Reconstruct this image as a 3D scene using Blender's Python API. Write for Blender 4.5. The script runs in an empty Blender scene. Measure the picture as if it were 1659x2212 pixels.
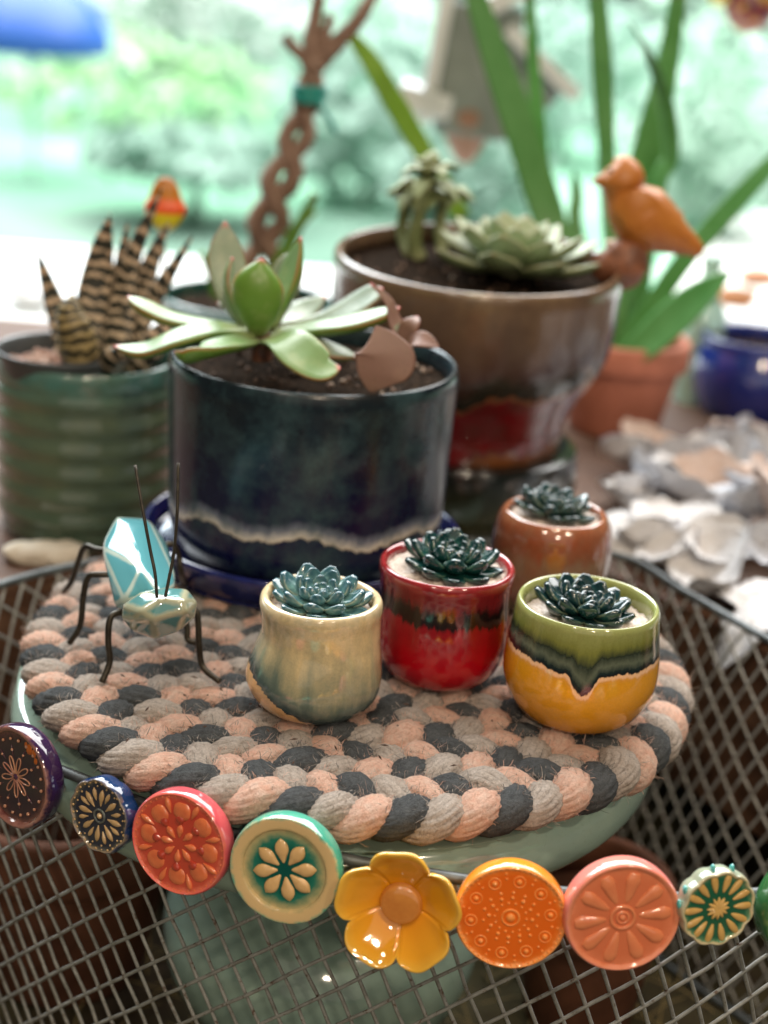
import bpy, bmesh, math, random
from mathutils import Vector, Matrix, noise
random.seed(7)
S = bpy.context.scene
COL = S.collection
RD = math.radians

# ------------------------------------------------------------------ camera
FD = 3330.0
CP = Vector((0, -.506, .24)); PI_T = RD(20); RO = RD(4.5)
fw = Vector((0, math.cos(PI_T), -math.sin(PI_T)))
r0 = Vector((1, 0, 0)); u0 = Vector((0, math.sin(PI_T), math.cos(PI_T)))
up = u0 * math.cos(RO) - r0 * math.sin(RO)
rt = r0 * math.cos(RO) + u0 * math.sin(RO)
cam = bpy.data.cameras.new("camera"); co = bpy.data.objects.new("camera", cam); COL.objects.link(co)
co.matrix_world = Matrix(((rt.x, up.x, -fw.x, CP.x), (rt.y, up.y, -fw.y, CP.y), (rt.z, up.z, -fw.z, CP.z), (0, 0, 0, 1)))
cam.sensor_fit = 'VERTICAL'; cam.sensor_height = 36; cam.lens = 36 * FD / 2212
cam.clip_start = .02; cam.clip_end = 400
cam.dof.use_dof = True; cam.dof.focus_distance = .485; cam.dof.aperture_fstop = 6.5
S.camera = co

def at(x, y, Y):
    "point at depth Y that shows at photo position x, y (1659 x 2212 copy)"
    d = fw + rt * ((x - 829.5) / FD) - up * ((y - 1106) / FD)
    return CP + d * ((Y - CP.y) / d.y)
def onz(x, y, z):
    d = fw + rt * ((x - 829.5) / FD) - up * ((y - 1106) / FD)
    return CP + d * ((z - CP.z) / d.z)

# ------------------------------------------------------------------ world and lamps
W = bpy.data.worlds.new("World"); S.world = W; W.use_nodes = True
bg = W.node_tree.nodes['Background']
bg.inputs[0].default_value = (.72, .95, .88, 1); bg.inputs[1].default_value = .06
S.view_settings.view_transform = 'Standard'; S.view_settings.look = 'None'
S.view_settings.exposure = 0; S.view_settings.gamma = 1
S.cycles.use_denoising = True
S.cycles.max_bounces = 8; S.cycles.sample_clamp_indirect = 4; S.cycles.caustics_reflective = False

def lamp(name, loc, aim, size, power, color, sy=None, shape=None):
    l = bpy.data.lights.new(name, 'AREA'); l.energy = power; l.color = color
    l.shape = shape or ('RECTANGLE' if sy else 'SQUARE'); l.size = size
    if sy: l.size_y = sy
    o = bpy.data.objects.new(name, l); COL.objects.link(o); o.location = loc
    o.rotation_euler = (Vector(aim) - Vector(loc)).to_track_quat('-Z', 'Y').to_euler()
    return o
lamp('garden_skylight', (0, 14, 11), (0, 16, 0), 22, 14000, (1, .98, .95))
lamp('window_light', (-.75, 1.5, 1.25), (0, .05, 0), 1.7, 50, (.80, .94, 1), 1.0)
lamp('room_lamp', (.16, -.62, 1.25), (0, 0, 0), .034, 3.4, (1, .80, .58), shape='DISK')
lamp('room_lamp_small', (.02, -.55, 1.3), (0, 0, 0), .026, 1.8, (1, .80, .58), shape='DISK')
lamp('room_lamp_right', (.75, -1.05, 1.25), (0, 0, 0), .07, 6.5, (1, .82, .62), shape='DISK')
lamp('room_lamp_left', (-.5, -1.15, 1.35), (0, 0, 0), .07, 5.5, (1, .84, .66), shape='DISK')
lamp('room_lamp_far', (.25, -1.9, 1.1), (0, 0, 0), .10, 9.0, (1, .82, .62), shape='DISK')
lamp('room_fill', (.3, -3.2, 1.5), (0, 0, 0), 4.0, 27, (1, .86, .72))

# ------------------------------------------------------------------ materials
def srgb(c):
    return tuple(((v / 255) / 12.92 if v / 255 <= .04045 else ((v / 255 + .055) / 1.055) ** 2.4) for v in c) + (1,)
class Mat:
    def __init__(s, name, color=(.5, .5, .5, 1), rough=.5, spec=.5, metal=0, coat=0):
        s.m = bpy.data.materials.new(name); s.m.use_nodes = True
        s.t = s.m.node_tree; s.b = s.t.nodes['Principled BSDF']
        if len(color) == 3: color = tuple(color) + (1,)
        s.b.inputs['Base Color'].default_value = color
        s.b.inputs['Roughness'].default_value = rough
        s.b.inputs['Specular IOR Level'].default_value = spec
        s.b.inputs['Metallic'].default_value = metal
        s.b.inputs['Coat Weight'].default_value = coat
        s.b.inputs['Coat Roughness'].default_value = .04
    def n(s, typ, **kw):
        x = s.t.nodes.new(typ)
        for k, v in kw.items():
            if k.startswith('i_'):
                x.inputs[k[2:].replace('_', ' ')].default_value = v
            else: setattr(x, k, v)
        return x
    def l(s, a, b): s.t.links.new(a, b)
    def coord(s, kind='Object', scale=(1, 1, 1)):
        c = s.n('ShaderNodeTexCoord'); mp = s.n('ShaderNodeMapping'); mp.inputs['Scale'].default_value = scale
        s.l(c.outputs[kind], mp.inputs[0]); return mp.outputs[0]
    def noise(s, scale, detail=4, vec=None, rough=.6, dist=0):
        x = s.n('ShaderNodeTexNoise'); x.inputs['Scale'].default_value = scale; x.inputs['Detail'].default_value = detail
        x.inputs['Roughness'].default_value = rough; x.inputs['Distortion'].default_value = dist
        s.l(vec if vec is not None else s.coord(), x.inputs['Vector']); return x.outputs['Fac']
    def math(s, op, a, b=None, c=None, clamp=False):
        x = s.n('ShaderNodeMath', operation=op); x.use_clamp = clamp
        for i, v in enumerate((a, b, c)):
            if v is None: continue
            if isinstance(v, (int, float)): x.inputs[i].default_value = v
            else: s.l(v, x.inputs[i])
        return x.outputs[0]
    def ramp(s, fac, stops, interp='LINEAR'):
        x = s.n('ShaderNodeValToRGB'); cr = x.color_ramp; cr.interpolation = interp
        for i, (p, c) in enumerate(stops):
            e = cr.elements[i] if i < 2 else cr.elements.new(p)
            e.position = p
        for e, (p, c) in zip(cr.elements, sorted(stops, key=lambda q: q[0])):
            e.position = p; e.color = c if len(c) == 4 else tuple(c) + (1,)
        s.l(fac, x.inputs[0]); return x.outputs[0]
    def mix(s, fac, a, b, blend='MIX'):
        x = s.n('ShaderNodeMix', data_type='RGBA', blend_type=blend)
        for v, i in ((fac, 0), (a, 6), (b, 7)):
            if isinstance(v, (int, float)): x.inputs[i].default_value = v
            elif isinstance(v, tuple): x.inputs[i].default_value = v if len(v) == 4 else v + (1,)
            else: s.l(v, x.inputs[i])
        return x.outputs[2]
    def attr(s, name='g'):
        return s.n('ShaderNodeAttribute', attribute_name=name).outputs['Fac']
    def uv(s):
        c = s.n('ShaderNodeTexCoord'); x = s.n('ShaderNodeSeparateXYZ'); s.l(c.outputs['UV'], x.inputs[0]); return x.outputs[0], x.outputs[1]
    def rng(s, v, a, b, c=0, d=1):
        x = s.n('ShaderNodeMapRange'); s.l(v, x.inputs[0])
        for i, q in enumerate((a, b, c, d)): x.inputs[i + 1].default_value = q
        return x.outputs[0]
    def col(s, c): s.l(c, s.b.inputs['Base Color']); return s
    def bump(s, h, strength=.3, dist=.001):
        x = s.n('ShaderNodeBump'); x.inputs['Strength'].default_value = strength; x.inputs['Distance'].default_value = dist
        s.l(h, x.inputs['Height']); s.l(x.outputs[0], s.b.inputs['Normal']); return s
    def rough(s, h): s.l(h, s.b.inputs['Roughness']); return s

def glaze(name, lo, hi, stops, wob=.0, wscale=(300, 300, 60), mott=None, mscale=90, mamt=.5, rough=.12, fine=.25):
    "glaze whose colour follows the pot's own glaze attribute g, run down by streaky noise"
    M = Mat(name, rough=rough, spec=.6, coat=.6)
    g = M.attr('g')
    nz = M.noise(1, 5, M.coord('Object', wscale), .65)
    gg = M.math('MULTIPLY_ADD', M.math('SUBTRACT', nz, .5), wob, g)
    c = M.ramp(M.rng(gg, lo, hi), [(p, srgb(q)) for p, q in stops])
    if mott is not None:
        f = M.rng(M.noise(mscale, 6, None, .7), .42, .66)
        c = M.mix(M.math('MULTIPLY', f, mamt), c, srgb(mott))
    if fine:
        f2 = M.rng(M.noise(1400, 3), .35, .75)
        c = M.mix(M.math('MULTIPLY', f2, fine), c, M.mix(1.0, c, (.45, .45, .45), 'MULTIPLY'))
    M.col(c); M.bump(M.noise(160, 3), .06, .001)
    return M.m

# ------------------------------------------------------------------ mesh helpers
def link(o, parent=None, kind=None):
    COL.objects.link(o)
    if parent is not None: o.parent = parent
    if kind: o['kind'] = kind
    return o
def tag(o, label, cat, group=None):
    o['label'] = label; o['category'] = cat
    if group: o['group'] = group
    return o
def thing(name, loc, label, cat, group=None, rot=(0, 0, 0), sc=1):
    o = bpy.data.objects.new(name, None); o.empty_display_size = .01
    o.location = loc; o.rotation_euler = rot; o.scale = (sc, sc, sc)
    COL.objects.link(o); return tag(o, label, cat, group)
def mesh(name, verts, faces, mat=None, parent=None, uvs=None, attrs=None, smooth=True, kind=None):
    me = bpy.data.meshes.new(name); me.from_pydata(verts, [], faces)
    if uvs is not None:
        ul = me.uv_layers.new(name='uv')
        flat = []
        for f in faces:
            pass
        ul.data.foreach_set('uv', uvs)
    if attrs:
        for k, v in attrs.items():
            a = me.attributes.new(k, 'FLOAT', 'POINT'); a.data.foreach_set('value', v)
    if smooth: me.polygons.foreach_set('use_smooth', [True] * len(me.polygons))
    mats = mat if isinstance(mat, (list, tuple)) else [mat]
    for q in mats:
        if q is not None: me.materials.append(q.m if isinstance(q, Mat) else q)
    o = bpy.data.objects.new(name, me); return link(o, parent, kind)
def clone(src, parent, loc=None, rot=None, sc=None):
    o = src.copy(); COL.objects.link(o); o.parent = parent
    if loc is not None: o.location = loc
    if rot is not None: o.rotation_euler = rot
    if sc is not None: o.scale = sc if isinstance(sc, (tuple, list)) else (sc, sc, sc)
    return o
def loft_data(rings, caps=True):
    n = len(rings[0]); k = len(rings); V = [tuple(p) for r in rings for p in r]; F = []; U = []
    for i in range(k - 1):
        v0, v1 = i / (k - 1), (i + 1) / (k - 1)
        for j in range(n):
            j2 = (j + 1) % n
            F.append((i * n + j, i * n + j2, (i + 1) * n + j2, (i + 1) * n + j))
            a, b = j / n, (j + 1) / n
            U += [a, v0, b, v0, b, v1, a, v1]
    if caps:
        F.append(tuple(range(n - 1, -1, -1)));
        for j in range(n - 1, -1, -1): U += [j / n, 0]
        F.append(tuple((k - 1) * n + j for j in range(n)))
        for j in range(n): U += [j / n, 1]
    return V, F, U
def loft(name, rings, mat, parent=None, caps=True, gfun=None, smooth=True, kind=None):
    V, F, U = loft_data(rings, caps)
    at_ = {'g': [gfun(v) for v in V]} if gfun else None
    return mesh(name, V, F, mat, parent, U, at_, smooth, kind)
def crom(P, n):
    "Catmull-Rom through a list of tuples"
    P = [tuple(p) for p in P]; out = []; m = len(P) - 1; d = len(P[0])
    for i in range(n + 1):
        t = i / n * m; k = min(int(t), m - 1); f = t - k
        a = P[max(k - 1, 0)]; b = P[k]; c = P[k + 1]; e = P[min(k + 2, m)]
        out.append(tuple(.5 * (2 * b[q] + (c[q] - a[q]) * f + (2 * a[q] - 5 * b[q] + 4 * c[q] - e[q]) * f * f + (3 * b[q] - a[q] - 3 * c[q] + e[q]) * f ** 3) for q in range(d)))
    return out
def lathe(name, prof, mat, parent=None, seg=96, n=70, gfun=None, deform=None, smoothprof=True, kind=None):
    pr = crom(prof, n) if smoothprof else prof
    rings = []
    for r, z in pr:
        r = max(r, 1e-5); ring = []
        for j in range(seg):
            t = 2 * math.pi * j / seg
            p = Vector((r * math.cos(t), r * math.sin(t), z))
            if deform: p = deform(p, t)
            ring.append(p)
        rings.append(ring)
    return loft(name, rings, mat, parent, False, gfun, True, kind)
def frames(P):
    T = []
    for i in range(len(P)):
        a = P[max(i - 1, 0)]; b = P[min(i + 1, len(P) - 1)]
        t = b - a; T.append(t.normalized() if t.length > 1e-9 else Vector((0, 0, 1)))
    N = []; ref = Vector((0, 0, 1)) if abs(T[0].z) < .9 else Vector((1, 0, 0))
    nrm = (ref - T[0] * ref.dot(T[0])).normalized()
    for t in T:
        nrm = nrm - t * nrm.dot(t)
        nrm = nrm.normalized() if nrm.length > 1e-6 else Vector((1, 0, 0))
        N.append(nrm.copy())
    return T, N
def tube(name, path, rad, mat, parent=None, n=24, seg=10, smooth_path=True, kind=None, lump=0, closed=False):
    P = [Vector(p) for p in (crom(path, n) if smooth_path else path)]
    T, N = frames(P); rings = []
    for i, p in enumerate(P):
        t = i / (len(P) - 1)
        r = rad(t) if callable(rad) else rad
        b = T[i].cross(N[i]); ring = []
        for j in range(seg):
            a = 2 * math.pi * j / seg
            rr = r * (1 + lump * noise.noise(p * 180 + Vector((math.cos(a), math.sin(a), 0)) * 2)) if lump else r
            ring.append(p + (N[i] * math.cos(a) + b * math.sin(a)) * rr)
        rings.append(ring)
    return loft(name, rings, mat, parent, not closed, None, True, kind)
def leaf_rings(path, widths, nrm, thick, cup=0, n=22, seg=14, roll=0):
    P = [Vector(p) for p in crom(path, n)]; Wd = [w[0] for w in crom([(w,) for w in widths], n)]
    T, _ = frames(P); rings = []; nrm = Vector(nrm)
    for i, p in enumerate(P):
        t = T[i]; u = i / n
        nn = nrm - t * nrm.dot(t); nn.normalize()
        s = t.cross(nn)
        w = max(Wd[i], 1e-5) / 2
        th = thick * min(1, (w / (max(widths) / 2)) ** .7 + .02) * .5
        ring = []
        for j in range(seg):
            a = 2 * math.pi * j / seg
            ca, sa = math.cos(a), math.sin(a)
            x = w * ca; z = th * sa + cup * (ca * ca) * w
            if sa > 0: z = th * .55 * sa + cup * (ca * ca) * w
            ring.append(p + s * x + nn * z)
        rings.append(ring)
    return rings
def leaf(name, path, widths, nrm, thick, mat, parent, cup=.25, n=22, seg=14):
    return loft(name, leaf_rings(path, widths, nrm, thick, cup, n, seg), mat, parent)
def box(name, size, mat, parent=None, loc=(0, 0, 0), rot=(0, 0, 0), bev=.0, kind=None):
    bm = bmesh.new(); bmesh.ops.create_cube(bm, size=1)
    for v in bm.verts: v.co = Vector((v.co.x * size[0], v.co.y * size[1], v.co.z * size[2]))
    if bev: bmesh.ops.bevel(bm, geom=bm.edges[:], offset=bev, segments=2, affect='EDGES', profile=.5)
    me = bpy.data.meshes.new(name); bm.to_mesh(me); bm.free()
    me.materials.append(mat.m if isinstance(mat, Mat) else mat)
    o = bpy.data.objects.new(name, me); o.location = loc; o.rotation_euler = rot
    return link(o, parent, kind)
def blob(name, r, mat, parent=None, loc=(0, 0, 0), sc=(1, 1, 1), rough=.2, sub=2, freq=1.2, seed=0, kind=None):
    bm = bmesh.new(); bmesh.ops.create_icosphere(bm, subdivisions=sub, radius=1)
    for v in bm.verts:
        k = 1 + rough * noise.noise(v.co * freq + Vector((seed * 7.3, seed, 0)))
        v.co = Vector((v.co.x * sc[0], v.co.y * sc[1], v.co.z * sc[2])) * (r * k)
    for f in bm.faces: f.smooth = True
    me = bpy.data.meshes.new(name); bm.to_mesh(me); bm.free()
    me.materials.append(mat.m if isinstance(mat, Mat) else mat)
    o = bpy.data.objects.new(name, me); o.location = loc
    return link(o, parent, kind)

# ------------------------------------------------------------------ setting: lawn, sill, shelf, table
ml = Mat('lawn_grass', rough=.9, spec=.1)
f = ml.noise(.16, 5, None, .6); f2 = ml.noise(.9, 4)
ml.col(ml.mix(ml.rng(f2, .3, .75), ml.ramp(f, [(.34, (.17, .31, .24)), (.47, (.24, .42, .33)), (.57, (.29, .47, .38)), (.68, (.40, .54, .48))]), (.15, .40, .24)))
mesh('lawn', [(-60, 1.6, -1.25), (60, 1.6, -1.25), (60, 160, -1.25), (-60, 160, -1.25)], [(0, 1, 2, 3)], ml, kind='structure')
msill = Mat('sill_paint', (.80, .82, .80), .55)
msill.col(msill.mix(msill.rng(msill.noise(6), .4, .7), (.80, .82, .81), (.70, .72, .70)))
sill = box('window_sill', (3.0, .30, .03), msill, None, (0, .765, -.055), kind='structure', bev=.004)
mwood = Mat('shelf_wood', rough=.6, spec=.3)
gw = mwood.noise(1, 6, mwood.coord('Object', (8, 60, 60)), .65)
mwood.col(mwood.ramp(gw, [(.3, (.035, .016, .009)), (.5, (.085, .04, .022)), (.7, (.14, .075, .045))]))
mwood.bump(gw, .3, .002)
front = [(-.62, .100), (-.19, .104), (-.12, .145), (-.05, .178), (.04, .194), (.105, .192), (.15, .14), (.205, .06), (.26, .0), (.62, -.06)]
V = []; F = []
for z in (-.034, -.12):
    for x, y in front: V.append((x, y, z))
    for x, y in reversed(front): V.append((x, .60, z))
m = len(front) * 2
F.append(tuple(range(m - 1, -1, -1))[::-1]); F.append(tuple(range(2 * m - 1, m - 1, -1)))
for i in range(m): F.append((i, i + m, (i + 1) % m + m, (i + 1) % m))
mesh('shelf', V, F, mwood, smooth=False, kind='structure')
mt = Mat('table_wood', rough=.75, spec=.25)
gt = mt.noise(1, 6, mt.coord('Object', (40, 9, 9)), .65)
mt.col(mt.mix(mt.rng(mt.noise(14), .4, .65), mt.ramp(gt, [(.3, (.012, .010, .008)), (.6, (.05, .036, .022))]), (.075, .065, .028)))
mt.bump(gt, .3, .002)
box('table_top', (1.6, 1.0, .03), mt, None, (0, .1, -.201), kind='structure', bev=.003)

mblown = Mat('blown_out_white', rough=.9); pn = mblown.noise(1.3, 4)
mblown.col(mblown.ramp(pn, [(.35, (.50, .58, .52)), (.5, (.72, .76, .73)), (.65, (.80, .82, .80))]))
P = [(.55, 2.2), (1.1, 3.5), (1.5, 5.5), (1.3, 7.5), (2.2, 10), (6, 9.5), (6, 2.2)]
mesh('path', [(x, y, -1.244) for x, y in P], [tuple(range(len(P)))], mblown, kind='structure')  # invented pale patch: blown-out brightness painted on the ground at right

mstrip = Mat('brightness_strip_tone', rough=.9); pn = mstrip.noise(.8, 4)
mstrip.col(mstrip.ramp(pn, [(.35, (.10, .21, .155)), (.5, (.145, .26, .20)), (.65, (.21, .32, .265))]))
P = [(-9, 2.0), (.5, 2.0), (1.0, 3.4), (1.2, 6.0), (.2, 8.6), (-2.2, 8.0), (-4, 9.4), (-9, 8.8)]
mesh('brightness_strip', [(x, y, -1.246) for x, y in P], [tuple(range(len(P)))], mstrip, kind='structure')  # invented ground strip, toned to soften the brightness step beyond the sill

# ------------------------------------------------------------------ braided trivet
CX, CY = -.003, .018
def yarn(name, base, dark, light):
    M = Mat(name, rough=.95, spec=.12)
    M.b.inputs['Sheen Weight'].default_value = .10; M.b.inputs['Sheen Roughness'].default_value = .5
    x = M.n('ShaderNodeTexCoord'); sx = M.n('ShaderNodeSeparateXYZ'); M.l(x.outputs['UV'], sx.inputs[0])
    n1 = M.noise(260, 4); n2 = M.noise(1500, 4, None, .7)
    st = M.attr('g')
    c = M.mix(M.math('MULTIPLY', M.rng(n2, .45, .8), .7), M.mix(M.rng(n1, .35, .65), base, light), dark)
    c = M.mix(M.math('MULTIPLY', M.rng(st, .55, .0), .85), c, dark)  # painted crease shade: darkens the grooves between the plies
    c = M.mix(M.math('MULTIPLY', M.rng(M.noise(950, 2, None, .5), .5, .68), .45), c, dark)
    c = M.mix(M.math('MULTIPLY', M.rng(M.noise(620, 2, M.coord('Object', (1, 1.2, .9)), .5), .52, .7), .5), c, light)
    c = M.mix(M.math('MULTIPLY', M.rng(n1, .5, .8), .35), c, M.mix(1.0, c, (.62, .62, .64), 'MULTIPLY'))
    M.col(c); M.bump(M.math('ADD', n2, M.math('MULTIPLY', M.noise(3600, 3, None, .8), 1.0)), 1.0, .0013)
    return M
mpeach = yarn('peach_yarn', (.88, .50, .36), (.62, .32, .22), (.92, .66, .53))
mtaupe = yarn('taupe_yarn', (.52, .43, .36), (.26, .205, .165), (.70, .61, .54))
mchar = yarn('charcoal_yarn', (.052, .060, .067), (.018, .021, .024), (.105, .115, .122))
trivet = thing('braided_trivet', (CX, CY, -.017), 'round braided wool trivet in peach, taupe and charcoal under the little pots', 'trivet')
PIT = .0222; R0 = .1188; LB = .0325; AMP = .0080; BMP = .0022; RS = .0066
Z0 = -.0080 + .017
# spiral, outer end to centre
th = 0.0; s = 0.0; spiral = []
ds = .0011
r = R0
while r > .004:
    r = R0 - PIT * th / (2 * math.pi)
    if r <= .004: break
    spiral.append((th, r, s))
    th += ds / r; s += ds
fz = []; fzmat = []
for k, M in enumerate((mpeach, mtaupe, mchar)):
    cl = []
    for (t, r, s) in spiral:
        a = 2 * math.pi * (s / LB + k / 3)
        j = 1 + .22 * noise.noise(Vector((s * 55, k * 9, 0)))
        lat = AMP * math.sin(a) * j; hz = -BMP * math.sin(2 * a)
        ang = math.pi / 2 + .5 + t
        rr = r + lat
        cl.append(Vector((rr * math.cos(ang) + .0030, rr * math.sin(ang) - .0002, Z0 + hz + .0020 * noise.noise(Vector((s * 45, k * 5, 3))))))
    rings = []; gs = []; SEG = 44
    for i, p in enumerate(cl):
        a_ = cl[max(i - 1, 0)]; b_ = cl[min(i + 1, len(cl) - 1)]
        t = (b_ - a_).normalized(); sd = t.cross(Vector((0, 0, 1))).normalized(); nn = sd.cross(t)
        sv = spiral[i][2]; ring = []
        rad = RS * (1 + .16 * noise.noise(Vector((sv * 60, k * 3, 1))))
        if i < 8: rad *= (i + 1) / 9
        if i > len(cl) - 9: rad *= (len(cl) - i) / 9
        for j in range(SEG):
            ph = 2 * math.pi * j / SEG
            tw = 7.0 * ph + 420 * sv + 1.8 * noise.noise(Vector((sv * 90, k * 3, 7)))
            pl = math.cos(tw)
            fib = noise.noise(Vector((sv * 700, math.cos(ph) * 3, math.sin(ph) * 3 + k * 9)))
            f2_ = noise.noise(Vector((sv * 1900, math.cos(ph) * 7, math.sin(ph) * 7 + k * 9)))
            q = rad * (1 + .15 * (abs(pl) ** .6 - .7) + .05 * fib + .05 * f2_)
            ring.append(p + (sd * math.cos(ph) + nn * (.74 * math.sin(ph))) * q)
            gs.append(abs(pl))
        rings.append(ring)
        if i % 1 == 0 and 10 < i < len(cl) - 10:
            for _ in range(16):
                ph = random.uniform(-.5, math.pi + .5)
                fz.append((p + (sd * math.cos(ph) + nn * math.sin(ph)) * rad, (sd * math.cos(ph) + nn * math.sin(ph)), t, k))
    Vv, Ff, Uu = loft_data(rings, True)
    STR = globals().setdefault('STR', []); STR.append(mesh('strand', Vv, Ff, M, trivet, Uu, {'g': gs}))
for k, M in enumerate((mpeach, mtaupe, mchar)):
    V = []; F = []
    for p, nn, t, kk in fz:
        if kk != k: continue
        d = (nn * random.uniform(.25, 1) + t * random.uniform(-1.2, 1.2) + Vector((random.gauss(0, .6), random.gauss(0, .6), random.gauss(0, .3)))).normalized()
        L = random.choice((.0010, .0014, .0020, .0028)) * random.uniform(.7, 1.2); w = d.cross(nn); w = (w.normalized() if w.length > 1e-4 else t) * random.uniform(.00004, .00009)
        q = p - nn * .0003; e = q + d * L; e2 = e + (d + nn * -.5 + t * random.uniform(-.8, .8)).normalized() * L * .5
        b = len(V); V += [q - w, q + w, e + w, e - w, e2]; GZ = [1.0] * len(V)
        F += [(b, b + 1, b + 2, b + 3), (b + 3, b + 2, b + 4)]
    mesh('fuzz', V, F, M, STR[k], None, {'g': GZ}, kind='stuff')
mdeb = Mat('debris_brown', (.06, .03, .018), .8)
V = []; F = []
random.seed(3)
for i in range(46):
    a = random.uniform(0, 6.28); q = math.sqrt(random.random()) * .1
    x, y = CX + q * math.cos(a) , CY + q * math.sin(a) - .01
    if i < 28: x, y = random.uniform(-.085, .02), random.uniform(-.085, -.03)
    c = Vector((x, y, .0012)); a = random.uniform(0, 6.28); L = random.uniform(.0005, .0017)
    d = Vector((math.cos(a), math.sin(a), random.uniform(-.1, .3))) * L; w = Vector((-math.sin(a), math.cos(a), 0)) * .0004; h = Vector((0, 0, .0005))
    b = len(V); V += [c - d, c + w, c + d, c - w, c + h]
    F += [(b, b + 1, b + 4), (b + 1, b + 2, b + 4), (b + 2, b + 3, b + 4), (b + 3, b, b + 4)]
o = mesh('plant_debris', V, F, mdeb, None, smooth=False, kind='stuff'); o['label'] = 'dark crumbs of dried plant scattered on the braided trivet'; o['category'] = 'debris'

# ------------------------------------------------------------------ celadon pedestal
mcel = Mat('celadon_glaze', rough=.10, spec=.6, coat=.5)
cn = mcel.noise(30, 4); cn2 = mcel.noise(900, 2)
mcel.col(mcel.mix(mcel.math('MULTIPLY', mcel.rng(cn2, .6, .8), .25), mcel.mix(mcel.rng(cn, .3, .7), (.31, .42, .35), (.25, .36, .31)), (.12, .14, .10)))
ped = thing('celadon_pedestal', (-.012, .018, -.184), 'pale green celadon pedestal pot standing in the wire basket under the braided trivet', 'pot')
lathe('drum', [(.0, .1655), (.108, .1655), (.1150, .1642), (.1190, .1600), (.1205, .1540), (.1190, .1475), (.113, .1425), (.100, .1385), (.075, .133), (.042, .122), (.036, .117), (0, .1168)], mcel, ped, 128, 90)
lathe('bowl', [(0, .1165), (.030, .116), (.036, .108), (.0375, .098), (.043, .088), (.054, .079), (.0615, .068), (.0632, .055), (.060, .040), (.052, .025), (.044, .012), (.043, .004), (.040, .0005), (0, .0005)], mcel, ped, 96, 90)

# ------------------------------------------------------------------ little ceramic pots with glazed succulents
def fbm(x, y, z=0, o=4):
    v = 0; a = 1; f_ = 1
    for _ in range(o):
        v += a * noise.noise(Vector((x * f_, y * f_, z * f_))); a *= .5; f_ *= 2
    return v
msand = Mat('white_sand', rough=.9, spec=.2); sn = msand.noise(900, 3, None, .7)
msand.col(msand.mix(msand.rng(sn, .35, .65), (.76, .68, .62), (.44, .36, .30))); msand.bump(sn, .8, .0008)

def petal_mesh(L, Wd, bend, mat, name='petal'):
    path = [(0, 0, 0), (L * .35, 0, -bend * .2 * L), (L * .7, 0, 0), (L, 0, bend * .55 * L)]
    return leaf_rings(path, [Wd * .6, Wd * .85, Wd, Wd * .96, Wd * .30], (0, 0, 1), Wd * .62, .18, 14, 12)
PET = {}
def ceramic_succulent(loc, label, dark, mid, edge, rot=0, tilt=(0, 0), sc=1):
    key = (dark, mid, edge)
    M = Mat('succulent_glaze', rough=.16, spec=.5, coat=.45)
    u, v = M.uv()
    nz = M.noise(420, 4)
    e = M.math('ABSOLUTE', M.math('SUBTRACT', M.math('FRACT', M.math('MULTIPLY', u, 2)), .5))   # .5 at the two edges
    body = M.mix(M.rng(nz, .35, .7), srgb(mid), srgb(dark))
    body = M.mix(M.math('MULTIPLY', M.rng(e, .40, .5), .75), body, srgb(edge))
    body = M.mix(M.rng(v, .62, .95), body, srgb(dark))
    M.col(body)
    t = thing('ceramic_succulent', loc, label, 'ceramic succulent', 'glazed succulents in the little pots', (tilt[0], tilt[1], rot), sc)
    t.scale = (sc, sc, sc * .80)
    layers = [(10, .0118, .0068, .40, 2, .0032, .0006), (8, .0102, .0066, .5, 20, .0030, .0018), (7, .0072, .0054, .6, 32, .0024, .0030), (6, .0048, .0040, .6, 40, .0016, .0036), (5, .0030, .0030, .5, 58, .0008, .0040)]
    for li, (cnt, L, wd, bend, el, rb, zb) in enumerate(layers):
        proto = None
        for i in range(cnt):
            a = 2 * math.pi * (i + (li % 2) * .5) / cnt + random.uniform(-.10, .10)
            e_ = RD(el + random.uniform(-6, 6))
            rr = (0, -e_, a); lc = (rb * math.cos(a), rb * math.sin(a), zb)
            s_ = random.uniform(.9, 1.1)
            if proto is None:
                proto = loft('leaf', petal_mesh(L, wd, bend, M), M, t)
                proto.location = lc; proto.rotation_euler = rr; proto.scale = (s_, s_, s_)
            else: clone(proto, t, lc, rr, s_)
    lathe('stem', [(0, -.004), (.0034, -.004), (.0036, .0), (.0024, .004), (0, .0042)], M, t, 16, 12)
    return t

def small_pot(loc, prof, mat, gfun, label, sand_r, sand_z, deform=None, rot=0):
    t = thing('little_pot', loc, label, 'pot', 'little glazed pots on the trivet', (0, 0, rot))
    lathe('body', prof, mat, t, 256, 110, gfun, deform)
    rings = []
    lathe('sand', [(sand_r * 1.02, sand_z - .004), (sand_r * 1.01, sand_z - .0004), (sand_r * .8, sand_z + .0003), (sand_r * .4, sand_z + .0008), (0, sand_z + .001)], msand, t, 96, 40,
          deform=lambda p, a: Vector((p.x, p.y, p.z + .0008 * noise.noise(p * 700) + .0006 * noise.noise(p * 260))))
    return t
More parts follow.
